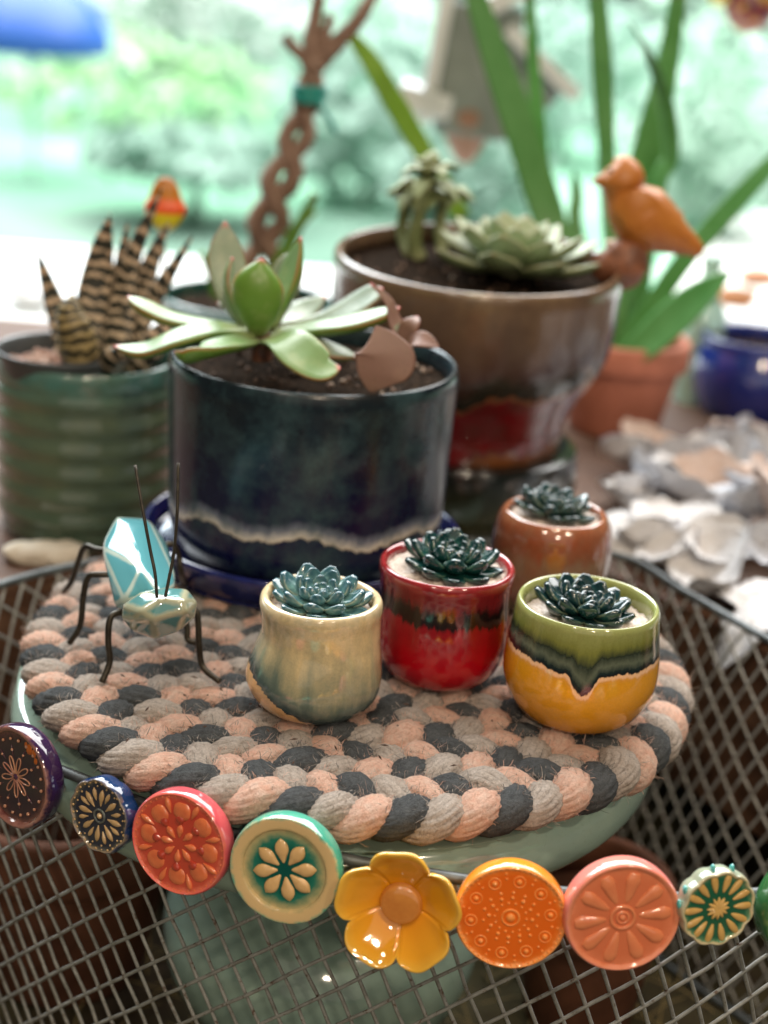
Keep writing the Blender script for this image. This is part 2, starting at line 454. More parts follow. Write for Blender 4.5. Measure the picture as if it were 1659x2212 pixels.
# yellow pot with an olive rim and one dark drip
def gy(p):
    a = p[0]; fr = 1 if p[1] < 0 else -1
    h = .0262 - .05 * min(0, a + .012) + .01 * max(0, a)
    h += .0011 * fbm(a * 160, p[1] * 160, 0, 3); hs = h
    h -= .0064 * math.exp(-abs((a + .0022) / .0038) ** 4) * fr
    h -= .0010 * math.exp(-((a + .003) / .0075) ** 2) * fr
    if p[2] > h: return (p[2] - h) / (.0155 + hs - h) * .0155
    return p[2] - h
my = glaze('amber_glaze', -.03, .015, [(0, (206, 138, 24)), (.60, (218, 152, 32)), (.625, (214, 150, 60)), (.645, (236, 190, 150)), (.665, (232, 185, 140)), (.672, (14, 16, 26)), (.70, (30, 42, 40)), (.75, (92, 100, 84)), (.81, (40, 48, 36)), (.88, (118, 122, 58)), (1, (150, 156, 96))], .004, (500, 500, 110))
small_pot((.0708, -.0285, -.0012), [(0, .0), (.014, .0), (.0192, .0016), (.0238, .0075), (.0262, .0150), (.0260, .0240), (.0249, .0320), (.0243, .0375), (.0240, .0402), (.0231, .0416), (.0219, .0408), (.0213, .038), (.0211, .032), (.0205, .028), (0, .0275)], my, gy,
          'amber yellow pot with olive rim and a single dark drip running down its front', .0212, .0352)
ceramic_succulent((.0700, -.0275, .0362), 'dark teal ceramic succulent sitting in the amber pot with olive rim', (16, 40, 44), (34, 70, 70), (128, 138, 112), 1.1, (RD(7), RD(4)), 1.17)
# red pot with black band
def gr(p):
    h = .0285 + .0015 * fbm(p[0] * 120, p[1] * 120, 1, 3) - .05 * p[0]
    return p[2] - h
mr = glaze('red_glaze', -.03, .016, [(0, (158, 6, 18)), (.28, (166, 4, 20)), (.50, (136, 8, 20)), (.60, (128, 12, 22)), (.635, (30, 14, 14)), (.72, (24, 16, 14)), (.78, (96, 20, 24)), (.9, (128, 28, 32)), (1, (158, 52, 54))], .010, (330, 330, 60), fine=.2)
small_pot((.0235, -.0065, -.0012), [(0, 0), (.013, 0), (.0178, .0015), (.0216, .0065), (.0234, .013), (.0236, .022), (.0230, .030), (.0231, .036), (.0237, .0395), (.0236, .0418), (.0226, .0428), (.0214, .0422), (.0206, .0405), (.0203, .034), (.0198, .030), (0, .029)], mr, gr,
          'red glazed pot with a black band below its dark red rim', .0204, .0398)
ceramic_succulent((.0255, -.0065, .0410), 'dark green ceramic succulent on white sand in the red pot', (12, 42, 44), (28, 78, 70), (110, 140, 118), .4, (RD(6), RD(3)), 1.17)
# cream pot
def defc(p, t):
    k = max(0, 1 - abs(p.z - .010) / .016)
    s_ = 1 + .10 * k * max(0, math.cos(t - math.pi - .2)) - .03 * max(0, 1 - abs(p.z - .027) / .01) * math.cos(t - math.pi - .3) + .012 * math.sin(3 * t + 1)
    return Vector((p.x * s_, p.y * s_, p.z))
def gc(p):
    a = math.atan2(p[1], p[0])
    st = .7 * fbm(math.cos(a) * 5.2, math.sin(a) * 5.2, p[2] * 26, 4) + .12
    zb = -.0006 - .62 * (p[0] - .0030) + .0008 * fbm(p[0] * 330, p[1] * 330, p[2] * 330, 3) if p[1] < .004 else -.01
    g = p[2] + .011 * st - .013 * max(0, min(1, (-p[0] + .004) / .022)) * max(0, min(1, (.031 - p[2]) / .012)) + .004 - .012 * max(0, (.011 - p[2]) / .011)
    if p[2] < zb: return -.02 - .0 * p[2]
    return max(-.0115, min(g, -.010 + (p[2] - zb) * 3.2))
mc = glaze('cream_glaze', -.02, .045, [(0, (226, 176, 120)), (.07, (226, 176, 120)), (.11, (38, 48, 56)), (.28, (56, 70, 68)), (.42, (100, 110, 98)), (.55, (152, 146, 116)), (.72, (190, 172, 132)), (.9, (212, 188, 142)), (1, (220, 198, 158))], .013, (420, 420, 50), mott=(92, 108, 100), mscale=55, mamt=.5)
small_pot((-.0185, -.0375, -.0012), [(0, 0), (.0135, 0), (.0175, .0012), (.0208, .0055), (.0219, .0115), (.0211, .0190), (.0199, .0260), (.0199, .0320), (.0205, .0365), (.0200, .0390), (.0186, .0398), (.0174, .0390), (.0168, .037), (.0165, .030), (0, .0285)], mc, gc,
          'cream pot with smoky grey green streaks and a bare peach patch at its foot', .0167, .0352, defc)
ceramic_succulent((-.0188, -.0370, .0362), 'pale blue green ceramic succulent filling the cream pot', (46, 82, 92), (108, 148, 142), (178, 186, 160), .2, (RD(8), RD(2)), 1.10)
# brown pot
def gb(p): return p[2] + .003 * fbm(p[0] * 140, p[1] * 140, p[2] * 40, 4)
mb = glaze('brown_glaze', 0, .042, [(0, (64, 62, 44)), (.22, (92, 84, 56)), (.27, (110, 50, 42)), (.34, (112, 74, 54)), (.58, (116, 92, 70)), (.70, (122, 70, 46)), (.88, (142, 78, 50)), (1, (156, 100, 70))], .010, (420, 420, 60), mott=(120, 104, 84), mscale=200, mamt=.3)
small_pot((.0668, .0625, -.0012), [(0, 0), (.014, 0), (.0188, .0015), (.0222, .007), (.0236, .015), (.0238, .024), (.0233, .031), (.0222, .0365), (.0203, .0398), (.0186, .0405), (.0178, .039), (.0175, .033), (0, .031)], mb, gb,
          'reddish brown pot with mottled grey lower half, behind the amber pot', .0178, .0375)
ceramic_succulent((.0668, .0635, .0392), 'grey green ceramic succulent crowding the rim of the reddish brown pot', (24, 50, 54), (70, 96, 88), (128, 134, 110), .8, (RD(5), RD(2)), 1.05)

# ------------------------------------------------------------------ big blue pot, saucer, plant
BP = Vector((-.0325, .097, .0045))
msoil = Mat('potting_soil', rough=1, spec=.04); sn = msoil.noise(420, 5, None, .75)
msoil.col(msoil.ramp(sn, [(.35, (.010, .007, .005)), (.55, (.026, .016, .010)), (.72, (.07, .045, .03))])); msoil.bump(sn, 1, .002)
mperl = Mat('soil_crumb', rough=.9); pn = mperl.noise(300)
mperl.col(mperl.ramp(pn, [(.4, (.05, .03, .02)), (.55, (.16, .09, .055)), (.65, (.45, .36, .27))]))
def soil(parent, r, z, bumps=60, seed=1):
    rings = []
    N = 22
    for i in range(N + 1):
        q = max(r * (1 - i / N), 1e-4); ring = []
        for j in range(64):
            a = 2 * math.pi * j / 64; x, y = q * math.cos(a), q * math.sin(a)
            h = z + .0022 * fbm(x * 130 + seed, y * 130, 0, 4) * min(1, i / 2)
            ring.append(Vector((x, y, h)))
        rings.append(ring)
    so = loft('soil', rings, msoil, parent, False)
    V = []; F = []
    rnd = random.Random(seed)
    for i in range(bumps):
        a = rnd.uniform(0, 6.28); q = r * math.sqrt(rnd.random()) * .95; c = Vector((q * math.cos(a), q * math.sin(a), z + .0015)); s_ = rnd.uniform(.0006, .0019)
        b = len(V)
        for d in ((1, 0, 0), (-1, 0, 0), (0, 1, 0), (0, -1, 0), (0, 0, 1), (0, 0, -1)): V.append(c + Vector(d) * s_ * rnd.uniform(.6, 1.2))
        for f_ in ((0, 2, 4), (2, 1, 4), (1, 3, 4), (3, 0, 4), (2, 0, 5), (1, 2, 5), (3, 1, 5), (0, 3, 5)): F.append(tuple(b + k for k in f_))
    mesh('soil_crumbs', V, F, mperl, so, kind='stuff')
def gblue(p):
    a = math.atan2(p[1], p[0])
    h = .0205 + .0016 * math.sin(a * 3 + .7) + .0022 * math.sin(a * 8 + 1) + .0006 * fbm(p[0] * 90, p[1] * 90, 0, 3)
    return p[2] - h
mblue = glaze('night_blue_glaze', -.014, .075, [(0, (14, 16, 50)), (.150, (15, 17, 52)), (.158, (214, 204, 186)), (.172, (190, 188, 184)), (.20, (112, 118, 134)), (.235, (20, 24, 52)), (.40, (18, 22, 48)), (.60, (18, 27, 38)), (.82, (26, 34, 40)), (.93, (42, 38, 36)), (1, (26, 40, 66))], .006, (260, 260, 120), mott=(54, 76, 80), mscale=55, mamt=.8, rough=.22, fine=.4)  # top stops paint in the warm room reflection and blue rim highlight
mblue.node_tree.nodes['Principled BSDF'].inputs['Specular IOR Level'].default_value = .38
mblue.node_tree.nodes['Principled BSDF'].inputs['Coat Weight'].default_value = .05
bpot = thing('planter', BP, 'large glossy midnight blue planter with a speckled white drip band', 'pot')
lathe('body', [(0, .0), (.046, .0), (.0525, .0022), (.0558, .008), (.0568, .020), (.0576, .045), (.0582, .068), (.0584, .0755), (.0577, .0795), (.0562, .0803), (.0549, .0785), (.0541, .074), (.0537, .060), (0, .058)], mblue, bpot, 360, 150, gblue)
soil(bpot, .0540, .0725, 110, 4)
msau = glaze('cobalt_glaze', 0, .02, [(0, (18, 20, 66)), (1, (34, 40, 104))], 0, mott=(12, 14, 40), mamt=.5, rough=.1)
sau = lathe('saucer', [(0, .0), (.058, .0), (.0630, .0012), (.0655, .0060), (.0668, .0108), (.0660, .0126), (.0645, .0122), (.0625, .0085), (.057, .0045), (0, .0040)], msau, None, 128, 60, lambda p: p[2])
sau.location = (-.0335, .0985, -.0008); tag(sau, 'cobalt blue saucer under the large midnight blue planter', 'saucer')

def leafmat(name, base, under, tip, pale, rough=.35):
    M = Mat(name, rough=rough, spec=.45); M.b.inputs['Subsurface Weight'].default_value = .12; M.b.inputs['Subsurface Radius'].default_value = (.004, .006, .002)
    u, v = M.uv(); nz = M.noise(120, 4)
    top = M.rng(M.math('SINE', M.math('MULTIPLY', u, 6.2832)), -.3, .4)
    c = M.mix(top, srgb(under), srgb(base))
    c = M.mix(M.math('MULTIPLY', M.rng(v, .25, 0), .6), c, srgb(pale))
    c = M.mix(M.math('MULTIPLY', M.rng(nz, .5, .75), .3), c, srgb(pale))
    e = M.math('ABSOLUTE', M.math('COSINE', M.math('MULTIPLY', u, 6.2832)))
    red = M.math('MULTIPLY', M.rng(e, .93, 1.0), M.rng(v, .3, .7))
    red = M.math('MAXIMUM', M.math('MULTIPLY', red, .6), M.rng(v, .90, .985))
    c = M.mix(red, c, srgb(tip))
    c = M.mix(M.math('MULTIPLY', M.rng(M.noise(650, 4, None, .7), .60, .70), .45), c, (.10, .07, .035)); M.col(c); M.bump(M.noise(500, 3), .08, .0006)
    return M
mech = leafmat('green_leaf', (108, 136, 84), (98, 134, 52), (172, 60, 46), (168, 168, 124))
mdark = leafmat('grey_green_leaf', (120, 136, 112), (112, 136, 92), (170, 70, 60), (180, 176, 150))
ech = thing('succulent_plant', at(565, 735, .092), 'green rosette succulent with long red tipped leaves in the midnight blue planter', 'succulent')
EB = at(565, 735, .092)
def lf(path, widths, nrm, thick, mat, root, name='leaf', cup=.22):
    P = [at(*p) - root.location for p in path]
    return leaf(name, P, widths, nrm, thick, mat, root, cup)
B = .092
lf([(557, 722, B - .008), (556, 680, B - .014), (556, 620, B - .016), (566, 558, B - .013)], [.007, .0145, .0200, .0175, .0010], (0, .9, .45), .0060, mech, ech)
lf([(540, 700, B + .004), (505, 640, B + .010), (488, 560, B + .016), (486, 478, B + .020)], [.007, .012, .0155, .0135, .0008], (.25, -.9, .4), .006, mdark, ech)
lf([(530, 705, B - .002), (506, 650, B - .004), (496, 600, B - .004), (503, 556, B - .003)], [.006, .008, .0085, .006, .0008], (.9, -.2, .3), .006, mdark, ech)
lf([(585, 705, B), (612, 640, B + .004), (634, 580, B + .006), (650, 512, B + .006)], [.007, .0115, .0150, .012, .0008], (-.85, -.45, .35), .0065, mech, ech)
lf([(590, 700, B + .012), (610, 640, B + .022), (628, 580, B + .026), (640, 540, B + .028)], [.007, .012, .015, .012, .0008], (-.4, -.8, .4), .006, mdark, ech)
lf([(545, 712, B), (460, 706, B), (370, 690, B - .004), (310, 664, B - .004), (276, 640, B - .002)], [.007, .0085, .0105, .0115, .0095, .0010], (.15, -.15, 1), .0060, mech, ech)
lf([(545, 722, B - .006), (470, 712, B - .016), (390, 730, B - .022), (310, 758, B - .022), (246, 748, B - .020)], [.007, .0095, .0115, .0115, .0095, .0010], (.05, -.25, 1), .0062, mech, ech)
lf([(550, 735, B - .010), (510, 742, B - .028), (450, 755, B - .037), (405, 768, B - .038), (378, 760, B - .037)], [.006, .010, .0125, .0135, .0110, .0015], (.30, .25, .9), .0066, mech, ech)
lf([(575, 735, B - .010), (615, 735, B - .030), (655, 772, B - .040), (700, 800, B - .044), (735, 794, B - .044)], [.0075, .0135, .0170, .0165, .0120, .0012], (-.1, -.5, .85), .0060, mech, ech)
lf([(590, 722, B - .002), (670, 712, B - .006), (750, 702, B - .010), (815, 684, B - .010), (864, 664, B - .008)], [.007, .0095, .0115, .0120, .009, .0010], (-.1, -.2, 1), .0066, mech, ech)
lf([(600, 715, B + .012), (690, 700, B + .014), (760, 668, B + .012), (805, 640, B + .010), (826, 622, B + .010)], [.007, .010, .013, .0145, .011, .0010], (-.25, -.45, .8), .0055, mdark, ech)
lf([(585, 730, B - .004), (650, 742, B - .010), (715, 762, B - .014), (775, 772, B - .016)], [.007, .011, .013, .010, .0010], (0, -.2, 1), .0065, mdark, ech)
lf([(560, 705, B + .012), (540, 680, B + .028), (505, 662, B + .038), (470, 655, B + .042)], [.007, .010, .012, .009, .001], (0, -.3, 1), .006, mdark, ech)
lf([(580, 705, B + .014), (610, 690, B + .028), (660, 672, B + .036), (705, 640, B + .040)], [.007, .011, .014, .011, .001], (0, -.4, .9), .006, mdark, ech)
tube('stem', [at(566, 775, B - .004) - EB, at(565, 750, B - .004) - EB, at(565, 712, B) - EB], lambda t: .0045 - .001 * t, leafmat('stem_brown', (128, 88, 66), (110, 70, 54), (128, 88, 66), (150, 110, 84)), ech, 8, 12)
mbrl = leafmat('brown_leaf', (126, 96, 84), (120, 84, 72), (120, 80, 66), (150, 120, 100), .5)
sp = thing('dried_leaf_sprout', at(860, 800, .075), 'small sprout with pinkish brown leaves at the right rim of the blue planter', 'succulent')
lf([(800, 848, .049), (814, 812, .048), (830, 774, .049), (826, 738, .051), (812, 704, .053)], [.0012, .0165, .0240, .0140, .0006], (.30, -1, .35), .0022, mbrl, sp, cup=.10)
mred = leafmat('maroon_leaf', (120, 92, 80), (138, 60, 56), (150, 50, 48), (160, 130, 100), .5)
lf([(868, 760, .075), (862, 720, .078), (850, 690, .08), (838, 650, .082), (800, 612, .085)], [.003, .006, .006, .005, .003, .001], (.5, -.8, .2), .003, mred, sp, cup=.3)
lf([(868, 760, .075), (880, 720, .075), (890, 700, .075), (902, 684, .078)], [.003, .007, .008, .006, .001], (-.4, -.8, .3), .003, mred, sp, cup=.3)
lf([(870, 765, .075), (895, 738, .07), (920, 738, .068), (948, 750, .068)], [.003, .007, .008, .006, .001], (0, -.6, .8), .003, mbrl, sp, cup=.3)
lf([(866, 770, .075), (858, 742, .076), (864, 712, .078), (890, 690, .08)], [.003, .005, .006, .004, .001], (0, -.8, .3), .003, mdark, sp, cup=.3)

# ------------------------------------------------------------------ green ribbed pot with zebra plant
def ribd(p, t):
    out = math.hypot(p.x, p.y) > .0385
    if out and p.z < .078:
        k = 1 + .017 * math.sin(p.z * 2 * math.pi / .0115 + .35 * math.sin(t)) * min(1, p.z / .01)
        return Vector((p.x * k, p.y * k, p.z))
    return p
mgr = Mat('teal_green_glaze', rough=.10, spec=.6, coat=.6)
a1 = mgr.attr('g'); n1 = mgr.noise(70, 4)
mgr.col(mgr.mix(mgr.rng(n1, .35, .7), mgr.ramp(mgr.math('ADD', a1, 0), [(0, (.020, .050, .036)), (.3, (.085, .115, .070)), (.8, (.105, .135, .080)), (.93, (.06, .16, .14)), (1, (.09, .19, .17))]), (.075, .11, .075)))
gp = thing('ribbed_planter', (-.1445, .195, -.034), 'dark olive teal planter with horizontal ribs at the left edge', 'pot')
lathe('body', [(0, 0), (.034, 0), (.0385, .002), (.0415, .010), (.0420, .03), (.0425, .055), (.0430, .078), (.0430, .0845), (.0420, .0868), (.0405, .0860), (.0395, .082), (.039, .06), (0, .058)], mgr, gp, 128, 150, lambda p: p[2] / .087, ribd)
mnp = Mat('grey_plastic', (.05, .055, .058), .35)
npot = thing('nursery_pot', (-.1535, .183, .024), 'thin dark grey plastic nursery pot set inside the ribbed planter', 'pot')
lathe('wall', [(0, 0), (.024, .0), (.0255, .002), (.029, .0300), (.0305, .0325), (.0300, .0335), (.0290, .0325), (.0275, .028), (.0240, .004), (0, .0035)], mnp, npot, 64, 60, smoothprof=False)
mpeb = Mat('pink_pebble', rough=.8); pb = mpeb.noise(60, 2)
mpeb.col(mpeb.ramp(pb, [(.35, (.30, .17, .13)), (.5, (.42, .27, .21)), (.65, (.60, .50, .42))]))
V = []; F = []; rnd = random.Random(5)
bmt = bmesh.new(); bmesh.ops.create_icosphere(bmt, subdivisions=1, radius=1); bv = [v.co.copy() for v in bmt.verts]; bf = [tuple(v.index for v in f_.verts) for f_ in bmt.faces]; bmt.free()
for i in range(210):
    a = rnd.uniform(0, 6.28); q = .0262 * math.sqrt(rnd.random()); s_ = rnd.uniform(.0011, .0026); b = len(V)
    c = Vector((q * math.cos(a), q * math.sin(a), .0245 + rnd.uniform(-.001, .001))); sc = Vector((rnd.uniform(.7, 1.2), rnd.uniform(.7, 1.2), rnd.uniform(.5, .9)))
    V += [c + Vector((v.x * sc.x, v.y * sc.y, v.z * sc.z)) * s_ for v in bv]; F += [tuple(b + k for k in f_) for f_ in bf]
mesh('pebbles', V, F, mpeb, npot, kind='stuff')
mz = Mat('zebra_leaf', rough=.45, spec=.4)
st = mz.attr('g'); zn = mz.noise(200, 3)
u_, v_ = mz.uv()
mz.col(mz.mix(mz.rng(st, .42, .62), mz.mix(mz.rng(zn, .4, .7), (.012, .013, .009), (.03, .028, .016)), mz.mix(mz.rng(v_, .0, .95), (.54, .44, .31), (.46, .32, .21))))
zeb = thing('zebra_plant', at(215, 800, .186), 'zebra plant with dark pointed leaves ringed by tan bands in the ribbed planter', 'succulent')
def zleaf(path, widths, nrm, thick, period=.0060, mat=None):
    P = [at(*p) - zeb.location for p in path]; n = 110
    rings = leaf_rings(P, widths, nrm, thick, .1, n, 20)
    Lh = sum((Vector(P[i + 1]) - Vector(P[i])).length for i in range(len(P) - 1)); gs = []
    cs = [sum(r_, Vector()) / len(r_) for r_ in rings]
    ph0 = rnd.uniform(0, 6)
    for i, r_ in enumerate(rings):
        for j in range(len(r_)):
            a = 2 * math.pi * j / len(r_)
            ph = 2 * math.pi * (i / n * Lh) / period + ph0 + 2.2 * noise.noise(Vector((math.cos(a) * 2.6, math.sin(a) * 2.6, i * .10 + ph0)))
            w = .5 + .5 * math.sin(ph)
            w = w * (.75 + .6 * noise.noise(Vector((math.cos(a) * 4, math.sin(a) * 4, i * .3))))
            gs.append(w); r_[j] = cs[i] + (r_[j] - cs[i]) * (1 + .09 * max(0, w - .3))
    Vv, Ff, Uu = loft_data(rings, True)
    return mesh('leaf', Vv, Ff, mat or mz, zeb, Uu, {'g': gs})
Z = .186
zleaf([(195, 800, Z), (200, 690, Z + .008), (215, 570, Z + .012), (238, 462, Z + .010)], [.012, .0175, .016, .0105, .0006], (.2, -.9, .3), .013)
zleaf([(250, 800, Z - .006), (262, 690, Z + .002), (285, 560, Z + .008), (350, 405, Z + .010)], [.011, .0155, .0135, .0100, .0055, .0006], (-.3, -.9, .3), .013)
zleaf([(235, 800, Z + .006), (250, 690, Z + .016), (262, 590, Z + .02), (275, 480, Z + .022)], [.009, .0125, .011, .007, .0006], (-.1, -.9, .3), .010)
zleaf([(270, 780, Z + .004), (300, 660, Z + .012), (325, 570, Z + .016), (365, 480, Z + .018)], [.009, .0125, .011, .007, .0006], (-.4, -.9, .2), .010)
zleaf([(160, 800, Z + .01), (140, 720, Z + .012), (112, 640, Z + .014), (80, 540, Z + .012)], [.009, .0125, .011, .007, .0006], (.5, -.8, .2), .010)
zleaf([(280, 770, Z), (310, 680, Z + .004), (360, 600, Z + .006), (415, 512, Z + .006)], [.009, .0115, .0095, .0055, .0005], (-.5, -.8, .3), .009)
zleaf([(290, 800, Z - .008), (320, 760, Z - .010), (345, 720, Z - .008), (375, 690, Z - .006)], [.010, .013, .012, .008, .0006], (-.3, -.8, .5), .010)
mz2 = Mat('zebra_leaf_olive', rough=.45, spec=.4)
st = mz2.attr('g'); mz2.col(mz2.mix(mz2.rng(st, .40, .62), (.045, .035, .016), (.36, .27, .12)))
zleaf([(175, 805, Z - .018), (166, 740, Z - .024), (152, 680, Z - .024), (158, 634, Z - .020)], [.014, .0180, .0165, .0105, .0010], (0, .8, .5), .013, .0040, mz2)
zleaf([(235, 800, Z - .016), (250, 770, Z - .024), (275, 760, Z - .028), (300, 770, Z - .030)], [.010, .012, .011, .007, .0006], (-.1, .4, .9), .009)
# colourful scrap behind the tall zebra leaf
mtoy = Mat('painted_orange', rough=.4)
gx = mtoy.coord('Object'); sz = mtoy.n('ShaderNodeSeparateXYZ'); mtoy.l(gx, sz.inputs[0])
mtoy.col(mtoy.ramp(mtoy.rng(sz.outputs[2], -.011, .011), [(0, (.75, .80, .70)), (.18, (.72, .62, .02)), (.34, (.72, .62, .03)), (.40, (.80, .09, .02)), (.6, (.80, .13, .03)), (.68, (.55, .20, .01)), (1, (.40, .13, .01))]))
o = lathe('plant_pick', [(0, -.011), (.003, -.0105), (.0080, -.006), (.0105, -.001), (.0085, .002), (.0065, .007), (.0030, .0105), (0, .011)], mtoy, None, 20, 24)
o.location = at(357, 444, .26); o.scale = (1, .5, 1.25); tag(o, 'little orange, red and yellow pick standing behind the tallest zebra leaf', 'plant pick')
mstick = Mat('pick_stick', (.25, .2, .12), .7)
tube('stick', [(0, 0, -.009), (-.001, .0, -.06), (-.002, 0, -.0885)], .0008, mstick, o, 6, 8)

# ------------------------------------------------------------------ brown and red planter behind
def gbk(p):
    a = p[0]
    h = .0425 + .0012 * fbm(p[0] * 80, p[1] * 80, 0, 3) - .0105 * math.exp(-((a + .004) / .0075) ** 2) - .003 * math.exp(-((a - .03) / .010) ** 2)
    return p[2] - h
mbk = glaze('brown_red_glaze', -.045, .06, [(0, (118, 66, 30)), (.10, (120, 68, 30)), (.125, (84, 14, 18)), (.15, (112, 8, 16)), (.40, (118, 10, 20)), (.415, (140, 86, 52)), (.425, (140, 86, 52)), (.44, (30, 32, 26)), (.50, (44, 42, 34)), (.56, (62, 38, 34)), (.68, (88, 68, 54)), (.88, (110, 88, 68)), (.96, (128, 106, 80)), (1, (166, 150, 122))], .014, (260, 260, 45), mott=(72, 54, 44), mscale=45, mamt=.6, rough=.2)
KP = Vector((.036, .243, .0125))
kpot = thing('tall_planter', KP, 'tall brown planter with a red band and dark drips, behind the midnight blue planter', 'pot', rot=(RD(3.5), 0, 0))
lathe('body', [(0, 0.0), (0.044, 0.0), (0.049, 0.00112), (0.05, 0.00558), (0.05, 0.01116), (0.0515, 0.01674), (0.0575, 0.02976), (0.064, 0.04092), (0.068, 0.05115), (0.0695, 0.0651), (0.07, 0.07905), (0.0702, 0.08649), (0.0695, 0.09068), (0.0675, 0.09207), (0.0655, 0.09068), (0.0645, 0.08556), (0.064, 0.0744), (0, 0.07254)], mbk, kpot, 256, 150, gbk)
kpot.children[0].data.materials[0].node_tree.nodes['Principled BSDF'].inputs['Coat Weight'].default_value = .2
soil(kpot, .0642, .0825, 80, 9)
mst = glaze('dark_stand_glaze', 0, .04, [(0, (22, 24, 18)), (.5, (46, 46, 28)), (1, (24, 26, 22))], .0)
std = lathe('pot_stand', [(0, 0), (.056, 0), (.0600, .003), (.0605, .02), (.0590, .0415), (.0570, .0445), (.050, .0455), (0, .0455)], mst, None, 96, 40, lambda p: p[2])
std.location = (.036, .243, -.0338); tag(std, 'dark olive round stand under the tall brown and red planter', 'pot stand')
mros = leafmat('pale_rosette_leaf', (158, 168, 138), (112, 128, 92), (150, 140, 100), (190, 192, 168), .5)
RC = at(1108, 572, .232) + Vector((0, 0, -.001))
ros = thing('rosette_succulent', RC, 'pale grey green rosette succulent in the tall brown planter', 'succulent')
for li, (cnt, L, wd, el) in enumerate([(9, .043, .019, 10), (8, .035, .0185, 27), (7, .025, .016, 46), (5, .015, .010, 66)]):
    proto = None
    for i in range(cnt):
        a = 2 * math.pi * (i + .5 * (li % 2)) / cnt + .2 + random.uniform(-.12, .12)
        rr = (0, -RD(el + random.uniform(-6, 6)), a); s_ = random.uniform(.9, 1.08)
        if proto is None:
            pth = [(.002, 0, 0), (L * .4, 0, -.04 * L), (L * .75, 0, .0), (L, 0, .10 * L)]
            proto = loft('leaf', leaf_rings(pth, [wd * .45, wd * .7, wd, wd * .85, .0006], (0, 0, 1), .005, .22, 16, 12), mros, ros)
            proto.rotation_euler = rr; proto.scale = (s_,) * 3
        else: clone(proto, ros, (0, 0, .0008 * li), rr, s_)
tube('stem', [(0, 0, -.004), (0, 0, .001), (0, 0, .004)], .005, mros, ros, 4, 12)
mst2 = leafmat('stalk_leaf', (126, 138, 96), (98, 108, 66), (150, 140, 90), (176, 178, 130), .5)
SR = at(905, 560, .262)
sk = thing('stalked_succulent', SR, 'leggy small succulent with curled leaves at the left in the tall brown planter', 'succulent')
tube('stem', [(0, 0, 0), at(895, 520, .262) - SR, at(905, 460, .262) - SR, at(925, 400, .265) - SR], lambda t: .0042 - .0012 * t, mst2, sk, 14, 12)
tube('stem', [(-.004, .004, .001), at(868, 500, .275) - SR, at(880, 440, .275) - SR, at(900, 420, .272) - SR], lambda t: .0035 - .001 * t, mst2, sk, 14, 12)
def rosette(c, cnt, L, wd, el0, drop=0):
    for i in range(cnt):
        a = 2 * math.pi * i / cnt + random.uniform(-.3, .3); el = RD(el0 + random.uniform(-18, 18)); l = L * random.uniform(.8, 1.15)
        d = Vector((math.cos(a) * math.cos(el), math.sin(a) * math.cos(el), math.sin(el)))
        P = [c, c + d * l * .5 + Vector((0, 0, .002)), c + d * l + Vector((0, 0, -drop * l))]
        leaf('leaf', P, [wd * .5, wd, .0008], (-d.x * .3, -d.y * .3, 1), .0035, mst2, sk, .25, 10, 10)
rosette(at(926, 385, .265) - SR, 8, .016, .0105, 25, .25)
rosette(at(926, 375, .265) - SR, 6, .011, .0085, 58, 0)
rosette(at(925, 402, .265) - SR, 8, .018, .0105, 2, .35)
rosette(at(898, 430, .272) - SR, 8, .017, .0105, 12, .3)
rosette(at(960, 430, .275) - SR, 8, .017, .0105, 15, .3)
tube('stem', [(.012, .006, .002), at(950, 480, .275) - SR, at(960, 432, .275) - SR], lambda t: .003, mst2, sk, 10, 10)

# ------------------------------------------------------------------ orange bird figurine on a stump
mbird = Mat('orange_clay', rough=.42, spec=.4); bn = mbird.noise(60, 4)
mbird.col(mbird.mix(mbird.rng(bn, .35, .7), (.46, .165, .028), (.36, .11, .018))); mbird.bump(mbird.noise(300, 3), .1, .001)
BR = at(1345, 560, .238)
bird = thing('bird_figurine', BR, 'orange clay bird figurine perched on the right rim of the tall brown planter', 'figurine')
def oval_loft(pts, name, mat, parent, seg=24, n=40, depth=.9):
    P = crom([tuple(at(x, y, Y) - parent.location) + (r_,) for x, y, Y, r_ in pts], n)
    C = [Vector(p[:3]) for p in P]; T, N = frames(C); rings = []
    for i, c in enumerate(C):
        b = T[i].cross(N[i]); r_ = max(P[i][3], 1e-5)
        rings.append([c + (N[i] * math.cos(a) + b * math.sin(a)) * r_ for a in (2 * math.pi * j / seg for j in range(seg))])
    return loft(name, rings, mat, parent)
Yb = .238
oval_loft([(1328, 343, Yb, .0005), (1336, 352, Yb, .0060), (1342, 372, Yb, .0098), (1344, 392, Yb, .0108), (1346, 412, Yb, .0092), (1360, 438, Yb, .0125), (1385, 465, Yb, .0152), (1425, 492, Yb, .0128), (1462, 514, Yb, .0085), (1494, 532, Yb, .0052), (1512, 545, Yb, .0030), (1517, 549, Yb, .0005)], 'body', mbird, bird)
for sgn in (-1, 1):
    W_ = [at(1322, 432, Yb) - BR, at(1365, 445, Yb) - BR, at(1415, 478, Yb) - BR, at(1480, 468 if sgn > 0 else 515, Yb) - BR]
    off = Vector((0, sgn * .0115, 0))
    W_ = [w + off * k for w, k in zip(W_, (.75, 1.15, .95, .6))]
    loft('wing', leaf_rings([tuple(w) for w in W_], [.010, .021, .017, .003], (0, sgn, 0), .006, -.12, 20, 14), mbird, bird)
bk = at(1302, 393, Yb) - BR
oval_loft([(1308, 390, Yb - .001, .0042), (1292, 391, Yb - .001, .0024), (1280, 393, Yb - .001, .0004)], 'beak', mbird, bird, 12, 10)
blob('eye', .0012, Mat('black_eye', (.02, .012, .01), .2), bird, at(1318, 368, Yb - .0105) - BR, rough=0)
mleg = Mat('pale_clay', (.50, .36, .24), .6)
